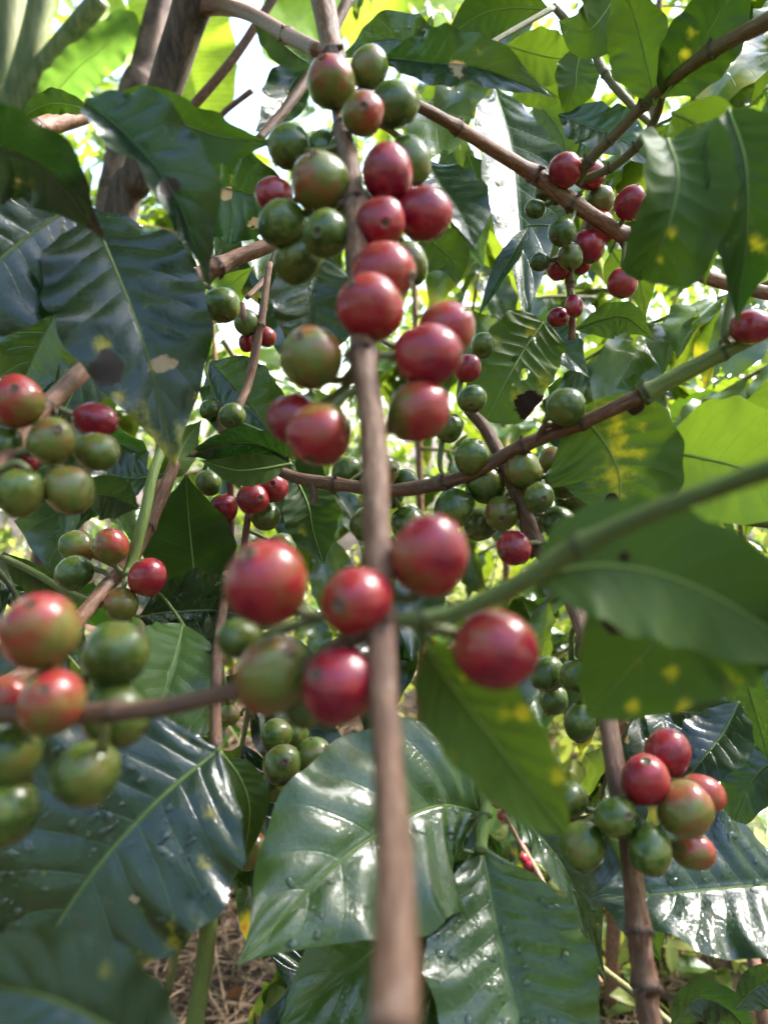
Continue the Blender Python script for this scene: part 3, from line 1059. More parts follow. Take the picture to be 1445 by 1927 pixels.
def filler(label, pts, pairs, yel, bright, seed, scale=1.0, w=11):
    """a leafy twig in the middle distance"""
    rng = random.Random(seed)
    b = Branch(label, pts[0], 'leafy coffee twigs in the middle distance')
    b.stem([(x, y, d, w * (1 - 0.5 * i / (len(pts) - 1)) * 0.62 / d) for i, (x, y, d) in enumerate(pts)], green=0.3 + 0.4 * rng.random(), bright=0.8, seg=8)
    line = catmull([list(P(*p)) for p in pts], 40)
    org = world_loc(b.o)
    for j in range(pairs):
        idx = max(2, min(38, int(39 * (j + 0.7) / pairs)))
        p = Vector(line[idx])
        tdir = Vector(line[idx + 1] - line[idx - 1]).normalized()
        side0 = tdir.cross(Vector((0, 0, 1))).normalized()
        for sgn in (-1, 1):
            ld = (side0 * sgn * rng.uniform(0.6, 1.1) + tdir * rng.uniform(0.2, 0.8) + Vector((0, 0, rng.uniform(-1.1, 0.0)))).normalized()
            upv = Vector((rng.gauss(0, .35), rng.gauss(-.25, .35), 1))
            zx = (upv - ld * upv.dot(ld)).normalized()
            M = Matrix((ld, zx.cross(ld), zx)).transposed()
            lf = bpy.data.objects.new('leaf', rng.choice(PROTO))
            col.objects.link(lf)
            lf.parent = b.o
            lf.location = p - org
            lf.rotation_euler = M.to_euler()
            q = rng.uniform(0.7, 1.15) * scale
            lf.scale = (q, q, q)
            lf.color = (max(0, min(1, yel + rng.gauss(0, .16))), bright * rng.uniform(0.7, 1.3), rng.choice((0, .6, 1)), 1)


for i, a in enumerate([
    ('leafy twig behind the upper right cherries hanging from the right edge', [(1500, 90, .62), (1330, 190, .64), (1180, 270, .67), (1060, 400, .70)], 6, .42, 1.0, 0.9),
    ('leafy twig hanging just right of the topmost red cherries', [(830, 230, .74), (880, 330, .74), (905, 450, .74), (885, 610, .74)], 6, .42, .9, 0.9),
    ('leafy twig above the yellow spotted leaf on the right', [(1480, 520, .62), (1330, 570, .64), (1200, 620, .66), (1080, 690, .68)], 6, .42, 1.0, 0.9),
    ('leafy twig behind the lime leaf at the right edge', [(1500, 660, .75), (1390, 720, .77), (1280, 790, .8), (1180, 900, .82)], 6, .42, 1.0, 0.9),
    ('leafy twig with dark leaves right of the middle cherries', [(1120, 560, .85), (1020, 560, .83), (930, 590, .82), (850, 680, .8)], 6, .42, .9, 0.9),
    ('leafy twig with dark leaves above the lower right cherries', [(1500, 1130, .55), (1400, 1220, .56), (1330, 1290, .58), (1240, 1400, .6)], 5, .1, .9, 0.8),
    ('leafy twig with dark leaves behind the middle stem', [(570, 690, .75), (610, 800, .74), (630, 900, .73), (600, 1030, .72)], 5, .42, .9, 0.8),
    ('leafy twig behind the red cherry at the right of the middle node', [(1060, 1090, .62), (990, 1180, .63), (930, 1270, .64), (880, 1380, .65)], 5, .12, .9, 0.8),
    ('dark leafy twig in the shade between the two lower left stalks', [(540, 1130, .48), (490, 1250, .47), (460, 1380, .46), (440, 1520, .46)], 5, .05, .7, 0.8),
    ('dark leafy twig behind the cherries on the left edge', [(-40, 520, .46), (40, 620, .45), (110, 720, .45), (180, 850, .45)], 5, .05, .7, 0.9),
    ('leafy twig at the very top right of the middle stem', [(960, -60, .62), (920, 30, .62), (870, 110, .62), (800, 210, .62)], 5, .42, .9, 0.9),
    ('dark leafy twig low behind the bottom centre leaves', [(640, 1700, .42), (590, 1790, .42), (540, 1870, .42), (470, 1970, .42)], 4, .05, .6, 0.8),
    ('leafy twig in the upper right corner above the grey green branch', [(1500, -40, .55), (1420, 60, .56), (1360, 150, .57), (1320, 260, .58)], 5, .42, .8, 0.9),
    ('dark leafy twig left of the middle stem behind the two red cherries', [(420, 640, .66), (470, 720, .66), (520, 800, .66), (560, 900, .66)], 5, .06, .8, 0.8),
    ('dark leafy twig crossing behind the middle node of the main stem', [(820, 1000, .6), (760, 1100, .6), (690, 1190, .6), (600, 1300, .6)], 5, .08, .8, 0.75),
    ('dark leafy twig hanging between the spotted leaf and the lower right cherries', [(1240, 1250, .5), (1200, 1340, .5), (1150, 1430, .5), (1120, 1560, .5)], 5, .08, .8, 0.7),
    ('leafy twig crossing behind the green cherries right of centre', [(1300, 900, .7), (1180, 960, .7), (1080, 1020, .7), (940, 1110, .7)], 6, .42, .8, 0.8),
    ('leafy twig with dark leaves left of the topmost cherries', [(330, 430, .6), (400, 420, .6), (470, 440, .6), (560, 520, .6)], 5, .08, .8, 0.8),
    ('dark leafy twig at the left edge below the mixed cherries', [(-60, 1010, .5), (10, 1090, .49), (60, 1160, .48), (150, 1260, .47)], 4, .05, .7, 0.8),
]):
    filler(a[0], a[1], a[2], a[3], a[4], 900 + i, a[5])

# ------------------------------------------------------------------ the coffee trunk and its thin dead twigs, upper left
tr0 = P(120, 900, 0.85)
tk = thing('coffee_tree', 'dark upright coffee trunk with thin side twigs at the upper left', 'tree', (tr0.x, tr0.y, 0))
b = Ban(tk)
world_tube('trunk', [(tr0.x - 0.1, tr0.y, -0.05, 0.022), (tr0.x - 0.04, tr0.y, 0.5, 0.020), pw(215, 470, 0.8, 58), pw(262, 330, 0.78, 60), pw(300, 200, 0.76, 62),
                     pw(345, 60, 0.74, 68), pw(385, -60, 0.72, 72), pw(430, -250, 0.72, 70)], tk, TRUNK, n=70, jitter=0.05)
b.stem([(378, 12, 0.73, 34), (420, 12, 0.70, 30), (470, 26, 0.62, 27), (530, 60, 0.50, 27), (600, 96, 0.36, 28)], nodes=(3.2,), bright=1.0, per=12)
b.stem([(525, -20, 0.8, 18), (440, 110, 0.8, 18), (350, 215, 0.8, 18), (310, 260, 0.8, 16)], bright=0.7)
b.stem([(475, 170, 0.85, 12), (430, 205, 0.85, 11), (395, 240, 0.85, 10)], bright=0.6)
b.stem([(660, -10, 0.62, 22), (600, 110, 0.60, 20), (545, 195, 0.58, 20), (485, 265, 0.56, 16)], nodes=(1,), bright=0.65)
b.stem([(170, 212, 0.60, 34), (110, 232, 0.58, 36), (45, 252, 0.56, 38), (-30, 275, 0.54, 40)], nodes=(1.6,), bright=1.25)
b.leaf([(585, 110, 0.62), (550, 160, 0.62), (525, 210, 0.60), (480, 250, 0.58)], 95, roll=20, fold=18, colr=(0.05, 1.3, 0.6))
b.leaf([(480, 20, 0.62), (520, 70, 0.60), (560, 105, 0.58), (600, 130, 0.58)], 70, roll=150, fold=10, colr=(0.15, 0.8, 0.2))

# ------------------------------------------------------------------ main branch
m = Branch('thick brown branch running up the middle with red and olive cherry clusters', (745, 1940, 0.09))
m.stem([(592, -60, 0.31, 46), (608, 0, 0.30, 43), (628, 105, 0.285, 37), (640, 215, 0.268, 31), (655, 295, 0.25, 37), (668, 385, 0.235, 43),
        (676, 520, 0.215, 43), (684, 668, 0.192, 48), (700, 790, 0.178, 48), (706, 920, 0.164, 52), (712, 1060, 0.152, 54), (718, 1175, 0.144, 54),
        (724, 1330, 0.133, 56), (736, 1520, 0.118, 61), (745, 1720, 0.103, 78), (742, 1960, 0.088, 104)], nodes=(2, 3.3, 5, 7, 11), bright=0.8, seg=20)
Bq = m.berry
Bq(623, 155, 46, .262, .44, (-.3, -.45, .8), grad=.22, gd=(0, 0, 1))
Bq(695, 128, 38, .285, .14, (.2, -.8, .1), el=1.2)
Bq(683, 214, 42, .25, .50, (0.05, .15, .9), el=1.08, grad=.2, gd=(.8, 0, .4))
Bq(742, 197, 46, .268, .06, (1, -.05, .12), el=1.05)
Bq(545, 276, 42, .262, .07, (-.5, -.3, -.3), el=1.05)
Bq(609, 286, 38, .272, .03, (.3, -.6, -.2))
Bq(602, 343, 55, .236, .34, (-.2, -.6, .75), el=1.03, grad=.08)
Bq(730, 327, 52, .238, .95, (.05, -.92, .35), el=1.10)
Bq(772, 302, 44, .27, .12, (.25, .8, .1), el=1.25)
Bq(517, 368, 36, .262, .86, (-.8, -.2, .2))
Bq(532, 420, 46, .24, .07, (-.85, .45, .2), el=1.02)
Bq(615, 440, 46, .228, .08, (-.3, .25, .9), el=1.02)
Bq(717, 419, 48, .226, .86, (.15, .35, .92), el=1.0)
Bq(800, 403, 51, .236, .90, (.96, .1, .2), el=1.02)
Bq(562, 488, 47, .246, .04, (-.5, .5, -.3))
Bq(772, 495, 38, .262, .14, (.3, .8, -.1), el=1.25)
Bq(722, 512, 59, .212, .80, (.75, .25, .3), el=1.04)
Bq(697, 580, 64, .196, .76, (-.55, -.5, .65), el=1.06, grad=.1)
Bq(838, 622, 57, .206, .56, (.5, -.35, .5), el=1.05, grad=.18)
Bq(805, 668, 62, .190, .86, (.92, .05, .35), el=1.12)
Bq(786, 775, 60, .188, .62, (.7, -.5, .2), el=1.12, grad=.26, gd=(1, 0, .1))
Bq(585, 675, 59, .192, .37, (-.3, -.55, .75), el=1.02, grad=.10)
Bq(553, 787, 49, .198, .87, (-.6, .3, .4), el=1.05)
Bq(602, 818, 60, .184, .72, (-.25, .8, .5), el=1.0, grad=.16, gd=(-.3, 0, -.4))
Bq(502, 1097, 81, .146, .80, (-.3, -.6, .5), el=1.02, grad=.14, gd=(-.8, 0, .1))
Bq(808, 1047, 77, .151, .80, (.1, -.8, .3), el=1.08, grad=.22, gd=(.5, 0, .7))
Bq(673, 1132, 69, .144, .76, (-.45, 0, .88), el=1.08, grad=.14, gd=(.8, 0, .3))
Bq(640, 1292, 73, .140, .93, (-.5, -.4, .6), el=1.02)
Bq(930, 1220, 78, .146, .86, (.85, .3, .3), el=1.10, grad=.2, gd=(.4, 0, -1))
Bq(515, 1270, 78, .150, .36, (.3, -.6, .4), el=1.08, grad=.22, gd=(-.8, 0, -.1))
Bq(452, 1202, 42, .160, .06, (-.5, 0, .3))
Bq(572, 1330, 40, .156, .05, (0, .7, .2))

# ------------------------------------------------------------------ foreground side twigs
b = Branch('blurred red brown twig with green cherries crossing the left foreground', (740, 1180, 0.145))
b.stem([(716, 1178, .146, 34), (650, 1210, .147, 31), (560, 1262, .147, 29), (440, 1300, .147, 33), (300, 1332, .148, 34), (160, 1342, .15, 38), (40, 1345, .152, 38), (-60, 1340, .155, 38)],
       nodes=(4.6,), bright=0.62)
Bq = b.berry
Bq(77, 1188, 75, .150, .56, (0, -.72, .65), el=1.03, grad=.18, gd=(-.6, 0, .5))
Bq(98, 1323, 64, .148, .50, (.12, -.55, .8), el=1.06, grad=.14, gd=(.2, 0, .8))
Bq(217, 1230, 63, .170, .08, (.6, -.5, .15), el=1.14)
Bq(215, 1345, 64, .168, .05, (.7, .3, .2), el=1.12)
Bq(165, 1457, 64, .155, .13, (-.4, .6, -.2), el=1.1)
Bq(18, 1420, 58, .160, .08, (-.3, .3, .2))
Bq(12, 1530, 62, .158, .08, (-.3, .5, .2), el=1.2)
Bq(10, 1312, 42, .158, .62, (-.6, .1, .1))

b = Branch('blurred green shoot reaching right across the foreground with spotted hanging leaves', (1090, 1025, 0.135))
b.stem([(722, 1172, .145, 28), (775, 1165, .145, 28), (860, 1150, .145, 32), (985, 1092, .142, 37), (1088, 1028, .137, 41), (1230, 962, .128, 37), (1350, 918, .12, 37), (1500, 862, .11, 43)],
       nodes=(1.2, 4), green=0.9, bright=0.75)
b.leaf([(800, 1215, .150), (850, 1290, .158), (950, 1420, .166), (1068, 1572, .178)], 192, roll=172, fold=-20, wave=.03, colr=(.20, 1.0, 0), puck=.05, prof='blunt',
       spots=[(985, 1340, 14, 'y'), (945, 1335, 14, 'y'), (1050, 1455, 22, 'y'), (870, 1275, 9, 'y')])
b.leaf([(1000, 1085, .143), (1150, 1065, .143), (1320, 1110, .146), (1540, 1240, .152)], 265, roll=168, fold=-14, wave=.05, colr=(.09, .9, 0), puck=.008, prof='blunt',
       spots=[(1175, 1050, 9, 'b')])
b.leaf([(1470, 1070, .150), (1360, 1115, .156), (1250, 1190, .160), (1105, 1350, .166)], 330, roll=176, fold=-10, wave=.05, colr=(.11, 1.1, 0), puck=.008, petiole=False, prof='blunt',
       spots=[(1262, 1265, 15, 'y'), (1235, 1232, 9, 'y'), (1185, 1328, 15, 'y'), (1285, 1330, 15, 'y'), (1335, 1275, 8, 'y'), (1375, 1285, 22, 'y'), (1165, 1165, 24, 'b'), (1200, 1240, 12, 'y')])

# ------------------------------------------------------------------ left
b = Branch('twig at the left edge with a cluster of mixed olive, green and red cherries', (85, 770, 0.24))
b.stem([(690, 400, .40, 24), (590, 430, .385, 26), (505, 462, .37, 27), (430, 492, .36, 30), (340, 540, .345, 34), (250, 610, .31, 34), (165, 690, .275, 34), (85, 768, .245, 35), (20, 850, .225, 37), (-40, 930, .21, 37)],
       nodes=(3.2, 7), bright=1.1)
Bq = b.berry
Bq(33, 756, 50, .222, .60, (.3, -.38, .88), el=1.02, grad=.18)
Bq(180, 790, 38, .250, .95, (.95, .2, .1), el=1.32)
Bq(98, 830, 46, .224, .27, (.55, -.4, .72), el=1.08, grad=.08)
Bq(183, 850, 40, .236, .22, (.95, .25, .15), el=1.22, grad=.08)
Bq(2, 838, 40, .226, .09, (-.5, .1, .3))
Bq(38, 927, 45, .216, .11, (-.3, .6, -.1), el=1.15)
Bq(132, 922, 47, .222, .30, (.3, .6, .2), el=1.06, grad=.08)
Bq(48, 832, 26, .240, .85, (.2, .3, .3))
Bq(50, 868, 26, .240, .85, (.2, .3, .3))
Bq(418, 574, 34, .335, .05, (.2, .6, .3), el=1.0)
Bq(380, 602, 26, .35, .62, (-.3, .8, .1), el=1.3)
b.leaf([(168, 392, .285), (215, 500, .272), (275, 660, .262), (330, 880, .262)], 290, roll=-8, fold=8, wave=.09, curl=-.05, colr=(.02, .8, .0), k=3.2, puck=.028,
       spots=[(205, 695, 26, 'b'), (190, 655, 16, 'y'), (225, 745, 16, 'y'), (245, 790, 30, 'y'), (280, 812, 24, 'y'), (310, 845, 20, 'y'), (302, 685, 16, 't'), (325, 685, 8, 't'), (350, 820, 20, 'y'), (322, 870, 20, 'y')], petiole=False)
b.leaf([(150, 380, .285), (60, 440, .27), (-30, 520, .26), (-170, 700, .25)], 300, roll=6, fold=6, wave=.08, colr=(.02, .8, .0), puck=.025, petiole=False)
b.leaf([(-140, 230, .2), (-20, 270, .205), (90, 320, .212), (200, 455, .225)], 190, roll=28, fold=14, wave=.12, colr=(.0, .8, .1), puck=.03, petiole=False, spots=[(190, 430, 24, 'b')])
b.leaf([(160, 190, .235), (245, 260, .228), (330, 370, .225), (395, 545, .232)], 200, roll=-28, fold=40, wave=.12, colr=(.0, .7, .1), puck=.03, petiole=False, spots=[(318, 352, 14, 'b')])
b.leaf([(195, 200, .30), (295, 215, .285), (410, 255, .275), (525, 268, .26)], 125, roll=195, fold=-30, wave=.16, colr=(.10, .8, .2), puck=.02, petiole=False)
b.leaf([(330, 330, .36), (410, 350, .34), (480, 370, .33), (570, 400, .33)], 190, roll=14, fold=14, wave=.1, colr=(.02, .7, .2), petiole=False, spots=[(425, 365, 10, 't'), (480, 415, 12, 't')])
b.leaf([(175, 210, .5), (120, 195, .5), (80, 200, .5), (20, 235, .5)], 50, roll=160, fold=20, wave=.15, colr=(.1, .8, .2), petiole=False)
b.leaf([(150, 520, .36), (100, 600, .36), (60, 680, .36), (20, 790, .36)], 150, roll=15, fold=14, colr=(.2, 1.0, .5), petiole=False)
b.leaf([(250, 560, .38), (200, 640, .38), (150, 720, .37), (90, 830, .36)], 130, roll=-20, fold=14, colr=(.05, 1.0, .7), petiole=False)
b.leaf([(380, 500, .36), (360, 540, .35), (330, 590, .34), (310, 640, .34)], 60, roll=0, fold=20, colr=(.1, .8, .1), petiole=False)

b = Branch('slanting brown twig with five small wet cherries and a green stalk, left', (215, 1095, 0.33))
b.stem([(330, 870, .37, 22), (300, 945, .36, 25), (245, 1055, .345, 30), (200, 1105, .33, 30), (150, 1165, .31, 30), (50, 1265, .27, 34), (-40, 1305, .25, 36)], nodes=(1.4,), bright=1.0)
b.stem([(330, 800, .37, 18), (292, 880, .35, 20), (272, 970, .34, 21), (248, 1060, .335, 21), (240, 1085, .33, 18)], green=1.0, bright=0.9)
b.stem([(-20, 1035, .36, 12), (60, 1075, .36, 14), (150, 1125, .35, 15), (215, 1140, .34, 15)], green=0.8, bright=0.8)
Bq = b.berry
Bq(147, 1030, 33, .342, .24, (-.5, -.3, .1), grad=.12)
Bq(210, 1028, 34, .328, .50, (0, -.9, .25), el=1.10, grad=.18)
Bq(141, 1078, 35, .330, .03, (-.8, .2, .1), el=1.10)
Bq(279, 1086, 36, .325, .80, (-.25, -.75, .3), el=1.0, grad=.16, gd=(.7, 0, .3))
Bq(229, 1137, 32, .322, .36, (0.05, .8, .5), el=1.0, grad=.1)
b.leaf([(345, 1175, .335), (330, 1235, .318), (300, 1330, .30), (250, 1470, .28)], 185, roll=-14, fold=24, wave=.06, colr=(.25, 1.5, .0), puck=.035)
b.leaf([(262, 1160, .335), (330, 1150, .345), (420, 1150, .355), (520, 1180, .36)], 165, roll=18, fold=10, wave=.1, colr=(.02, .8, 1.0), drops=40)
b.leaf([(372, 1150, .40), (364, 1060, .392), (356, 980, .386), (350, 892, .38)], 175, roll=168, fold=-10, wave=.05, colr=(.04, .7, .2), puck=.01)
b.leaf([(150, 935, .30), (190, 930, .30), (225, 940, .305), (265, 958, .31)], 100, roll=25, fold=16, colr=(.05, 1, 1), drops=18, petiole=False)
b.leaf([(10, 1040, .36), (60, 1080, .37), (120, 1110, .38), (190, 1120, .38)], 70, roll=30, fold=16, colr=(.1, .8, .3))
b.leaf([(280, 850, .4), (240, 880, .4), (200, 920, .4), (150, 990, .4)], 110, roll=10, fold=16, colr=(.05, .8, .6), petiole=False)
b.leaf([(290, 895, .37), (250, 900, .37), (205, 890, .37), (150, 850, .37)], 100, roll=30, fold=16, colr=(.08, .8, .6))
b.leaf([(300, 900, .38), (330, 870, .38), (350, 830, .39), (380, 790, .4)], 60, roll=190, fold=-16, colr=(.3, .8, .2))

# lower left big wet leaf
b = Branch('short green stalk at the lower left bearing a huge dark wet leaf', (405, 1640, 0.24))
b.stem([(428, 1080, .37, 18), (412, 1200, .33, 20), (408, 1260, .30, 22), (406, 1330, .29, 22), (408, 1410, .262, 22)], bright=0.7)
b.stem([(408, 1410, .262, 22), (412, 1520, .255, 24), (402, 1640, .25, 28), (388, 1780, .25, 32), (362, 1960, .25, 34)], green=0.9, bright=0.8, nodes=(2,))
b.leaf([(410, 1412, .258), (300, 1505, .244), (170, 1650, .234), (40, 1850, .228)], 450, roll=10, fold=8, wave=.06, colr=(.04, 1.0, .4), puck=.02, drops=150, prof='blunt',
       spots=[(395, 1530, 16, 'y'), (385, 1620, 14, 'y'), (330, 1760, 24, 'y'), (285, 1820, 20, 'y'), (288, 1835, 9, 'b'), (255, 1690, 8, 't'), (85, 1640, 10, 'y')])
b.leaf([(330, 2020, .13), (200, 1930, .128), (60, 1870, .128), (-120, 1860, .13)], 250, roll=-10, fold=8, wave=.07, colr=(.06, .95, .2), petiole=False, prof='blunt', spots=[(200, 1830, 18, 'y')])
b.leaf([(420, 1420, .3), (455, 1470, .3), (470, 1530, .3), (455, 1640, .3)], 80, roll=160, fold=-12, colr=(.15, .6, .1))
b.leaf([(400, 1650, .255), (345, 1750, .26), (330, 1830, .26), (300, 1940, .262)], 70, roll=70, fold=16, colr=(.2, .9, .2))
b.berry(435, 1345, 18, .33, .25, (.2, .6, .3))
b.berry(470, 1600, 34, .33, .30, (-.2, .7, .1))

# ------------------------------------------------------------------ centre: small red cherries
b = Branch('thin upright twigs left of centre carrying four small red and green cherries', (450, 1000, 0.4))
b.stem([(508, 495, .40, 12), (492, 600, .39, 15), (468, 720, .385, 16), (446, 775, .375, 15), (432, 850, .39, 13), (435, 960, .40, 14), (430, 1060, .40, 16), (415, 1250, .38, 18)], nodes=(1.1,), bright=1.05)
b.stem([(470, 955, .405, 12), (462, 1010, .40, 13), (455, 1080, .39, 13)], bright=1.1)
b.stem([(410, 760, .40, 14), (418, 800, .40, 16), (430, 850, .40, 14)], bright=1.1)
b.stem([(455, 570, .385, 12), (460, 600, .385, 14), (478, 625, .39, 12)], bright=1.0)
b.stem([(530, 440, .42, 9), (500, 520, .42, 10), (465, 560, .40, 10)], bright=0.9)
Bq = b.berry
Bq(421, 957, 28, .395, .92, (-.1, .5, .8), el=1.03)
Bq(476, 939, 31, .385, .86, (.55, -.05, .8), el=1.0)
Bq(515, 918, 29, .392, .74, (.05, -.2, .9), el=1.0, grad=.16)
Bq(500, 972, 28, .400, .17, (.9, -.1, .3), el=1.05)
Bq(393, 908, 25, .405, .09, (.3, .5, .2))
Bq(530, 1030, 28, .410, .12, (.8, .4, .4))
Bq(437, 783, 26, .368, .06, (.05, .6, .75), el=1.0)
Bq(396, 770, 20, .40, .05, (-.5, .5, .1))
Bq(465, 607, 25, .39, .03, (.2, .5, .2))
Bq(500, 633, 20, .40, .88, (.4, .5, .2))
Bq(466, 645, 18, .40, .8, (-.2, .6, .2))
b.leaf([(395, 680, .41), (440, 730, .405), (490, 790, .40), (550, 890, .40)], 150, roll=12, fold=10, wave=.07, colr=(.04, 1.1, .6), drops=16)
b.leaf([(552, 868, .372), (490, 838, .365), (425, 836, .362), (348, 860, .36)], 100, roll=-38, fold=14, wave=.08, colr=(.02, .7, .9), drops=20, spots=[(380, 830, 5, 't'), (365, 850, 5, 't'), (410, 815, 6, 't')])
b.leaf([(548, 872, .368), (490, 882, .36), (440, 884, .358), (375, 866, .358)], 62, roll=178, fold=-8, wave=.06, colr=(.2, .8, .2), puck=.02)
b.leaf([(560, 905, .41), (580, 950, .40), (590, 1000, .40), (610, 1065, .40)], 110, roll=170, fold=-14, wave=.08, colr=(.08, .6, .1), spots=[(570, 1000, 8, 'y')])
b.leaf([(600, 470, .31), (590, 540, .30), (585, 620, .30), (570, 705, .30)], 175, roll=-10, fold=22, wave=.06, colr=(.05, .75, 1.0), drops=26, petiole=False)
b.leaf([(370, 620, .44), (400, 580, .44), (430, 540, .45), (480, 500, .45)], 60, roll=190, fold=-14, colr=(.5, 1, 0))

# ------------------------------------------------------------------ crossing brown twig, centre to right
b = Branch('long thin brown twig crossing from centre to the right edge, turning green', (830, 912, 0.33))
b.stem([(505, 872, .37, 21), (555, 898, .365, 22), (640, 912, .355, 24), (735, 922, .345, 25), (835, 908, .335, 26), (900, 885, .325, 24), (985, 838, .315, 26), (1095, 796, .30, 25), (1205, 745, .29, 29)], nodes=(1.9, 4, 6, 7), bright=0.85)
b.stem([(1205, 745, .29, 36), (1290, 700, .285, 32), (1365, 660, .28, 28), (1410, 640, .278, 24), (1480, 610, .275, 22)], green=0.85, bright=1.05, nodes=(0.05, 1.9))
b.stem([(585, 905, .36, 12), (592, 930, .358, 14), (588, 950, .357, 9)], bright=0.6)
b.stem([(1085, 798, .302, 16), (1030, 800, .305, 14), (1010, 830, .31, 10)], bright=0.6)
b.stem([(1370, 655, .28, 26), (1372, 600, .285, 26), (1390, 520, .29, 26), (1400, 440, .30, 24)], green=0.9, bright=0.7)
Bq = b.berry
Bq(655, 888, 30, .362, .07, (-.6, .3, .1), el=1.12)
Bq(720, 886, 33, .35, .22, (.6, .05, .7), el=1.05)
Bq(762, 906, 26, .36, .04, (.6, .2, .3))
Bq(735, 930, 26, .365, .05, (.1, .8, .1))
Bq(692, 985, 34, .37, .05, (-.4, .6, .1))
Bq(770, 988, 36, .36, .03, (.3, .6, .1))
Bq(888, 860, 35, .325, .05, (.2, -.4, .3), el=1.05)
Bq(914, 910, 38, .332, .10, (.5, .5, .1), el=1.05)
Bq(855, 956, 38, .328, .06, (-.5, .5, .2), el=1.05)
Bq(845, 806, 27, .335, .10, (.4, -.7, .2), el=1.15)
Bq(1064, 766, 37, .295, .03, (.6, -.3, .2), el=1.0)
Bq(1413, 615, 36, .272, .95, (.9, -.1, .2), el=1.22)
b.leaf([(1082, 772, .306), (1135, 830, .302), (1165, 900, .30), (1160, 985, .30)], 250, roll=174, fold=-8, wave=.05, colr=(.22, 1.0, 0), puck=.03, prof='blunt',
       spots=[(1135, 775, 22, 'y'), (1150, 805, 26, 'y'), (1165, 850, 28, 'y'), (1150, 900, 30, 'y'), (1170, 890, 26, 'y'), (1195, 850, 18, 'y'), (1205, 800, 14, 'y'), (1150, 940, 9, 'b'), (1195, 765, 12, 'b'), (1200, 758, 5, 'h'), (1175, 935, 20, 'y'), (1185, 875, 5, 'h')])
b.leaf([(1238, 848, .30), (1320, 862, .295), (1420, 890, .29), (1600, 970, .285)], 250, roll=176, fold=-10, wave=.04, colr=(.92, 1.0, 0), puck=.02, petiole=False)
b.leaf([(1236, 850, .302), (1290, 890, .31), (1345, 950, .32), (1400, 1040, .33)], 60, roll=120, fold=-10, wave=.05, colr=(.6, 1.0, 0), petiole=False)
b.leaf([(1455, 700, .32), (1440, 820, .33), (1430, 900, .34), (1400, 1010, .35)], 170, roll=170, fold=-10, wave=.05, colr=(.75, 1.0, 0))
b.leaf([(1022, 606, .40), (988, 655, .395), (955, 712, .39), (915, 790, .39)], 150, roll=176, fold=-8, wave=.06, colr=(.22, .85, 0), petiole=False, prof='oval',
       spots=[(1000, 645, 9, 'h'), (970, 675, 6, 'h'), (985, 700, 10, 'h'), (965, 725, 4, 'h'), (1030, 715, 22, 'y'), (995, 762, 20, 'b'), (980, 745, 20, 'y'), (1000, 622, 14, 'y'), (930, 640, 14, 'y')])
b.leaf([(1002, 612, .46), (1035, 640, .455), (1065, 665, .45), (1110, 712, .45)], 90, roll=-36, fold=16, wave=.1, colr=(.02, 1.5, .4), petiole=False)
b.leaf([(1180, 938, .36), (1240, 945, .35), (1330, 965, .34), (1480, 990, .33)], 24, roll=150, fold=10, wave=.05, colr=(.4, .8, 0), petiole=False)
b.stem([(1185, 935, .35, 16), (1290, 955, .34, 18), (1380, 975, .33, 20), (1480, 990, .32, 20)], green=1.0, bright=0.75, name='leaf_stalk')

# ------------------------------------------------------------------ dark twig through the green cluster, down to the lower right
b = Branch('dark brown twig dropping to the lower right with two bunches of cherries', (1190, 1650, 0.25))
b.stem([(880, 770, .34, 20), (915, 810, .335, 24), (950, 880, .33, 27), (985, 960, .325, 29), (1015, 1030, .318, 30), (1070, 1120, .305, 32), (1105, 1210, .29, 33), (1140, 1345, .275, 36),
        (1160, 1470, .26, 38), (1180, 1580, .254, 36), (1195, 1700, .25, 40), (1212, 1850, .245, 42), (1228, 1960, .24, 42)], nodes=(4, 10.3, 11), bright=0.78, seg=16)
Bq = b.berry
Bq(905, 985, 33, .345, .03, (-.4, .5, .1))
Bq(943, 966, 33, .325, .22, (-.1, .3, .85), el=1.0)
Bq(985, 886, 37, .320, .26, (-.3, -.3, .2), grad=.1)
Bq(1040, 870, 29, .332, .20, (.4, -.5, .1), el=1.1)
Bq(1060, 906, 36, .318, .05, (.6, .2, .2), el=1.05)
Bq(1014, 937, 30, .306, .07, (.1, .05, .95), el=1.0)
Bq(1075, 938, 32, .335, .07, (.8, .3, .1))
Bq(1052, 985, 33, .325, .02, (.5, .3, .1))
Bq(967, 1031, 33, .306, .98, (-.6, .2, .4), el=1.0)
Bq(1000, 985, 26, .34, .02, (.1, .5, .1))
Bq(888, 751, 28, .325, .04, (-.1, .5, .7), el=1.0)
Bq(880, 693, 27, .345, .97, (.3, -.5, .2), el=1.05)
Bq(908, 650, 24, .36, .12, (.2, -.6, .2), el=1.2)
Bq(1030, 1268, 34, .325, .04, (-.4, .3, .2))
Bq(1084, 1272, 32, .310, .03, (.1, .4, .3), el=1.0)
Bq(1042, 1318, 28, .335, .02, (-.3, .6, .1))
Bq(1090, 1360, 34, .308, .02, (0, .9, .1), el=1.2)
Bq(1108, 1215, 28, .31, .04, (.2, -.4, .1))
Bq(1255, 1417, 45, .262, .90, (.3, -.8, .2), el=1.02)
Bq(1213, 1467, 47, .248, .86, (-.12, -.85, .45), el=1.02, grad=.1)
Bq(1318, 1496, 41, .262, .62, (.85, .2, .2), el=1.16, grad=.2, gd=(.6, 0, .6))
Bq(1288, 1522, 52, .246, .33, (.9, .25, .25), el=1.0, grad=.14, gd=(.3, 0, .8))
Bq(1157, 1538, 39, .244, .06, (.38, -.36, .85), el=1.02)
Bq(1222, 1600, 44, .242, .10, (.08, .85, .45), el=1.12)
Bq(1303, 1600, 38, .258, .46, (.85, .3, .2), el=1.15, grad=.18)
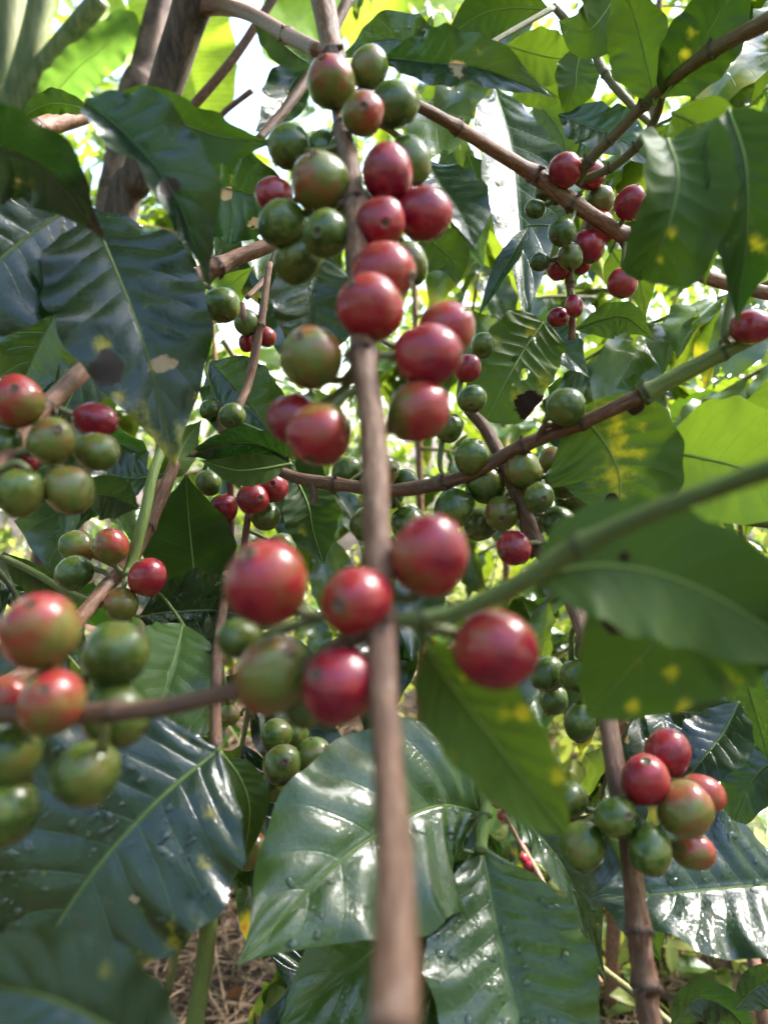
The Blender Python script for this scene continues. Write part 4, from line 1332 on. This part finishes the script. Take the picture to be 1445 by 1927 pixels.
Bq(1096, 1590, 46, .250, .08, (-.3, .7, .6), el=1.0)
Bq(1072, 1505, 34, .262, .05, (-.4, -.3, .1))
b.leaf([(1520, 1655, .30), (1400, 1668, .295), (1270, 1680, .29), (1112, 1692, .288)], 285, roll=22, fold=14, wave=.09, colr=(.03, 1.25, 1.0), drops=60, petiole=False, puck=.05)
b.leaf([(1390, 1320, .31), (1360, 1380, .305), (1320, 1430, .30), (1270, 1490, .30)], 130, roll=16, fold=12, wave=.06, colr=(.04, .8, .2), petiole=False)
b.leaf([(1255, 1330, .31), (1290, 1340, .315), (1340, 1340, .32), (1400, 1330, .33)], 70, roll=20, fold=12, wave=.06, colr=(.04, .7, .2), petiole=False)

# ------------------------------------------------------------------ lower centre glossy leaves
b = Branch('upright green stalk at the bottom centre with large glossy veined leaves', (905, 1600, 0.29))
b.stem([(925, 1440, .315, 16), (920, 1490, .305, 20), (912, 1540, .298, 22), (903, 1605, .29, 22)], green=0.95, bright=1.1, nodes=(1.9, 2.9))
b.leaf([(912, 1532, .305), (810, 1520, .295), (640, 1620, .265), (448, 1815, .232)], 395, roll=4, fold=7, wave=.055, curl=-.12, colr=(.24, 1.35, .4), puck=.055, drops=80, k=3.4)
b.leaf([(900, 1606, .31), (820, 1690, .305), (700, 1790, .292), (530, 1930, .272)], 240, roll=-6, fold=8, wave=.08, colr=(.3, 1.5, .6), puck=.05, drops=30, prof='blunt')
b.leaf([(898, 1610, .295), (862, 1700, .288), (825, 1810, .276), (790, 1990, .25)], 190, roll=-16, fold=10, wave=.07, colr=(.12, .85, .6), puck=.04, drops=22, spots=[(862, 1678, 14, 'y')])
b.leaf([(906, 1590, .296), (936, 1755, .277), (985, 1950, .258), (1070, 2260, .236)], 340, roll=-12, fold=18, wave=.06, colr=(.2, 1.3, .6), puck=.05, drops=110)
b.leaf([(920, 1470, .32), (850, 1445, .33), (760, 1430, .34), (620, 1470, .35)], 150, roll=12, fold=10, wave=.08, colr=(.10, 1.1, 1.0), drops=20)
b.leaf([(922, 1450, .33), (890, 1420, .335), (840, 1395, .34), (760, 1390, .345)], 90, roll=20, fold=16, wave=.08, colr=(.05, 1.2, .8), drops=12)
b.leaf([(918, 1465, .322), (985, 1540, .34), (1070, 1650, .335), (1140, 1850, .33)], 120, roll=-30, fold=26, wave=.1, colr=(.08, 1.1, .9), drops=34)
b.leaf([(912, 1560, .30), (935, 1600, .30), (950, 1650, .30), (955, 1720, .30)], 70, roll=50, fold=20, colr=(.08, 1.1, .6))
b.leaf([(880, 1640, .33), (750, 1770, .34), (640, 1850, .345), (480, 1760, .35)], 190, roll=14, fold=10, wave=.08, colr=(.02, .6, .6))
b.leaf([(800, 1760, .33), (700, 1850, .335), (600, 1930, .34), (500, 2010, .345)], 170, roll=14, fold=10, wave=.08, colr=(.03, .65, .6))

b = Branch('half hidden twig below the centre with a bunch of plain green cherries', (545, 1400, 0.34))
b.stem([(575, 1330, .35, 16), (560, 1390, .345, 16), (548, 1470, .345, 16), (535, 1560, .35, 18), (500, 1720, .36, 20)], bright=0.8)
Bq = b.berry
Bq(520, 1383, 31, .335, .10, (-.3, .4, .3))
Bq(553, 1383, 28, .345, .10, (.3, -.3, .2))
Bq(532, 1438, 39, .325, .11, (.2, -.35, .85), el=1.05)
Bq(590, 1425, 37, .330, .12, (.5, -.4, .3), el=1.05)
Bq(518, 1478, 30, .345, .05, (-.3, .6, .2))
Bq(560, 1490, 26, .35, .04, (.3, .6, .2))

# ------------------------------------------------------------------ upper right
b = Branch('straight brown twig slanting across the upper right with crowded cherries below', (1070, 375, 0.37))
b.stem([(775, 192, .315, 21), (850, 234, .33, 24), (925, 280, .35, 26), (1000, 326, .365, 30), (1072, 378, .37, 30), (1170, 440, .38, 29), (1262, 492, .39, 26), (1360, 532, .40, 26), (1480, 560, .41, 25)], nodes=(1.1, 3, 4, 5.05), bright=1.15)
b.stem([(1085, 345, .365, 18), (1112, 298, .355, 20), (1160, 250, .345, 19), (1210, 198, .335, 21), (1245, 165, .325, 22), (1340, 95, .30, 27), (1490, 15, .275, 36)], nodes=(0.9, 1.7, 3, 5), green=0.35, bright=0.75)
b.stem([(1092, 340, .366, 15), (1145, 318, .362, 15), (1195, 278, .355, 16), (1232, 225, .345, 16), (1245, 175, .335, 16)], nodes=(1, 2), green=0.45, bright=0.7)
b.stem([(1068, 470, .385, 12), (1072, 530, .385, 15), (1076, 600, .39, 14), (1075, 640, .392, 13)], nodes=(1,), bright=1.0)
Bq = b.berry
Bq(1063, 320, 32, .362, .84, (.3, -.6, .2), el=1.03)
Bq(1108, 328, 30, .378, .86, (.6, .4, .2), el=1.03)
Bq(1007, 393, 20, .375, .06, (-.6, .2, .3))
Bq(1057, 437, 27, .36, .02, (-.3, .3, .3), el=1.03)
Bq(1022, 362, 18, .38, .02, (-.3, .3, .3))
Bq(1046, 368, 18, .385, .10, (-.3, .5, .3))
Bq(1128, 378, 28, .385, .20, (.4, -.5, .2), el=1.1)
Bq(1126, 430, 34, .385, .72, (.1, .7, .2), el=1.12, grad=.16, gd=(.7, 0, -.4))
Bq(1106, 464, 32, .380, .93, (.1, .9, .2), el=1.0)
Bq(1072, 482, 26, .372, .20, (-.1, .7, .2), el=1.1)
Bq(1050, 504, 24, .385, .80, (-.2, .7, .1))
Bq(1092, 497, 20, .392, .75, (-.2, .7, .1))
Bq(1015, 493, 19, .375, .04, (-.7, .2, .1), el=1.1)
Bq(1186, 382, 32, .37, .94, (.2, -.65, .55), el=1.12)
Bq(1170, 533, 29, .37, .76, (-.1, .85, .25), el=1.05, grad=.1)
Bq(1080, 576, 20, .375, .92, (0, .8, .3), el=1.25)
Bq(1050, 597, 20, .385, .88, (-.7, .3, .1))
b.leaf([(1256, 262, .24), (1275, 330, .224), (1257, 425, .221), (1210, 528, .23)], 172, roll=160, fold=-14, curl=-.45, wave=.07, colr=(.08, 1.0, 0), puck=.04, prof='oval', petiole=False,
       spots=[(1265, 440, 13, 'y'), (1240, 490, 9, 'y')])
b.leaf([(1262, 210, .26), (1320, 250, .262), (1335, 370, .265), (1325, 540, .27)], 150, roll=186, fold=-16, wave=.06, colr=(.40, 1.0, 0), puck=.04, petiole=False)
b.leaf([(1370, 205, .235), (1400, 300, .225), (1405, 430, .225), (1385, 610, .235)], 170, roll=168, fold=-22, curl=-.2, wave=.07, colr=(.06, .7, 0), puck=.04, petiole=False, spots=[(1375, 375, 12, 'y'), (1430, 460, 16, 'y')])
b.leaf([(1445, 180, .25), (1470, 260, .24), (1465, 340, .24), (1440, 420, .24)], 110, roll=176, fold=-10, wave=.06, colr=(.3, .9, 0), petiole=False, spots=[(1430, 325, 12, 'b')])
b.leaf([(1232, 200, .33), (1215, 120, .325), (1195, 40, .32), (1150, -80, .31)], 130, roll=165, fold=-22, wave=.14, colr=(.14, .9, 0), petiole=False)
b.leaf([(1245, 185, .325), (1300, 110, .31), (1350, 30, .30), (1400, -90, .29)], 150, roll=182, fold=-24, wave=.14, colr=(.12, .85, 0), petiole=False, spots=[(1290, 105, 10, 'y'), (1300, 60, 12, 'y')])
b.leaf([(1170, -40, .34), (1140, 20, .34), (1100, 60, .34), (1050, 40, .35)], 110, roll=168, fold=-14, wave=.12, colr=(.16, .9, 0), petiole=False)
b.leaf([(1185, 20, .35), (1182, 50, .35), (1176, 85, .35), (1190, 118, .35)], 68, roll=180, fold=-10, wave=.1, colr=(.7, 1.0, 0), petiole=False, spots=[(1205, 75, 10, 'y')])
b.leaf([(930, 165, .56), (960, 270, .52), (975, 400, .48), (990, 620, .44)], 190, roll=-30, fold=18, wave=.09, colr=(.02, 1.5, .6), petiole=False, drops=20)
b.leaf([(990, 175, .50), (1030, 215, .50), (1060, 260, .50), (1075, 330, .50)], 70, roll=150, fold=-20, wave=.12, colr=(.3, 1.0, 0), petiole=False)
b.leaf([(1050, 215, .44), (1110, 240, .43), (1170, 265, .42), (1245, 320, .42)], 110, roll=-36, fold=16, wave=.1, colr=(.02, 1.5, .6), petiole=False, drops=14)
b.leaf([(995, 425, .42), (970, 470, .41), (940, 520, .41), (898, 600, .41)], 45, roll=30, fold=24, wave=.06, colr=(.02, 1.3, .3))
b.leaf([(1150, 470, .42), (1170, 500, .42), (1200, 520, .42), (1215, 600, .42)], 90, roll=190, fold=-14, wave=.1, colr=(.35, .9, 0))
b.leaf([(1080, 620, .44), (1140, 600, .44), (1180, 600, .44), (1230, 640, .45)], 80, roll=30, fold=14, wave=.1, colr=(.1, 1.2, .5))

b = Branch('leafy shoot at the top right of the middle cherries, wet curled leaves', (790, 120, 0.32))
b.stem([(690, 95, .34, 14), (740, 118, .335, 14), (800, 128, .33, 14), (870, 110, .34, 12), (960, 60, .36, 11), (1040, 15, .38, 11)], green=0.6, bright=0.8)
b.stem([(1040, 10, .40, 15), (1075, 50, .40, 15), (1110, 85, .40, 16), (1140, 140, .395, 17), (1190, 200, .385, 15), (1225, 235, .38, 12)], nodes=(3,), green=0.6, bright=0.75)
b.leaf([(725, 108, .30), (810, 118, .292), (910, 130, .285), (1045, 185, .285)], 120, roll=-25, fold=30, wave=.16, colr=(.04, 1.0, .5), petiole=False, spots=[(862, 128, 14, 't')])
b.leaf([(835, 115, .34), (780, 85, .335), (720, 75, .335), (640, 110, .34)], 100, roll=24, fold=12, wave=.14, colr=(.08, 1.1, 1.0), drops=46, petiole=False)
b.leaf([(795, 110, .335), (800, 80, .335), (808, 50, .335), (812, 22, .335)], 24, roll=150, fold=-10, wave=.05, colr=(.3, 1, 0))
b.leaf([(1035, 18, .42), (960, 15, .42), (900, 30, .42), (830, 80, .42)], 100, roll=170, fold=-10, wave=.06, colr=(.12, .8, .1), petiole=False)
b.leaf([(1095, 85, .44), (1085, 130, .44), (1080, 170, .44), (1060, 230, .45)], 85, roll=170, fold=-16, wave=.1, colr=(.12, .8, .1))
b.leaf([(950, 85, .46), (1000, 100, .46), (1050, 110, .46), (1110, 105, .46)], 100, roll=190, fold=-14, wave=.1, colr=(.45, 1, 0))
b.leaf([(940, 110, .48), (990, 140, .48), (1030, 170, .48), (1060, 190, .48)], 90, roll=190, fold=-14, wave=.1, colr=(.4, 1, 0))
b.leaf([(800, 300, .335), (830, 350, .322), (865, 400, .308), (895, 470, .29)], 140, roll=-34, fold=16, wave=.08, colr=(.03, 1.3, .0), petiole=False, puck=.05)
b.leaf([(800, 430, .36), (820, 460, .36), (850, 490, .36), (860, 535, .36)], 90, roll=180, fold=-12, wave=.1, colr=(.15, .8, 0), petiole=False)
b.leaf([(880, 290, .5), (895, 330, .5), (910, 360, .5), (915, 410, .5)], 70, roll=175, fold=-12, wave=.1, colr=(.4, .9, 0), petiole=False)

# ------------------------------------------------------------------ odd things at the edges
b = Branch('thin reddish twig with tiny far cherries at the lower right of centre', (1010, 1650, 0.8))
b.stem([(940, 1510, .80, 8), (975, 1580, .79, 10), (1015, 1650, .77, 11), (1060, 1760, .74, 12), (1130, 1850, .70, 12)], bright=1.1)
for x, y, r_, rp in ((935, 1512, 9, .85), (950, 1520, 9, .9), (942, 1535, 8, .8), (958, 1500, 8, .3), (995, 1628, 13, .88), (1016, 1634, 11, .22), (985, 1615, 9, .8)):
    b.berry(x, y, r_, .78, rp, (.2, .5, .3))
b.stem([(1050, 1740, .62, 12), (1130, 1820, .58, 14), (1220, 1890, .55, 14), (1330, 1990, .52, 15)], green=0.5, bright=1.0)
b = Branch('bare brown twigs standing in the sun at the bottom right corner', (1420, 1850, 0.7))
b.stem([(1405, 1740, .75, 22), (1425, 1850, .72, 26), (1450, 1990, .70, 28)], bright=0.8)
b.stem([(1400, 1255, .50, 18), (1425, 1300, .49, 20), (1480, 1390, .47, 22)], bright=1.0)
b.leaf([(1260, 1935, .45), (1310, 1880, .45), (1370, 1900, .45), (1420, 1960, .45)], 90, roll=30, fold=16, colr=(.03, .6, .3), petiole=False)
b.leaf([(1380, 1900, .40), (1420, 1860, .40), (1460, 1850, .40), (1520, 1860, .40)], 90, roll=30, fold=16, colr=(.03, .8, .3), petiole=False)
b.leaf([(1480, 1420, .42), (1430, 1450, .42), (1400, 1500, .42), (1370, 1580, .42)], 110, roll=20, fold=16, colr=(.06, 1.1, .5), petiole=False)
b.leaf([(1380, 1190, .42), (1400, 1270, .42), (1420, 1340, .42), (1450, 1440, .42)], 90, roll=30, fold=16, colr=(.06, 1.1, .5), petiole=False)
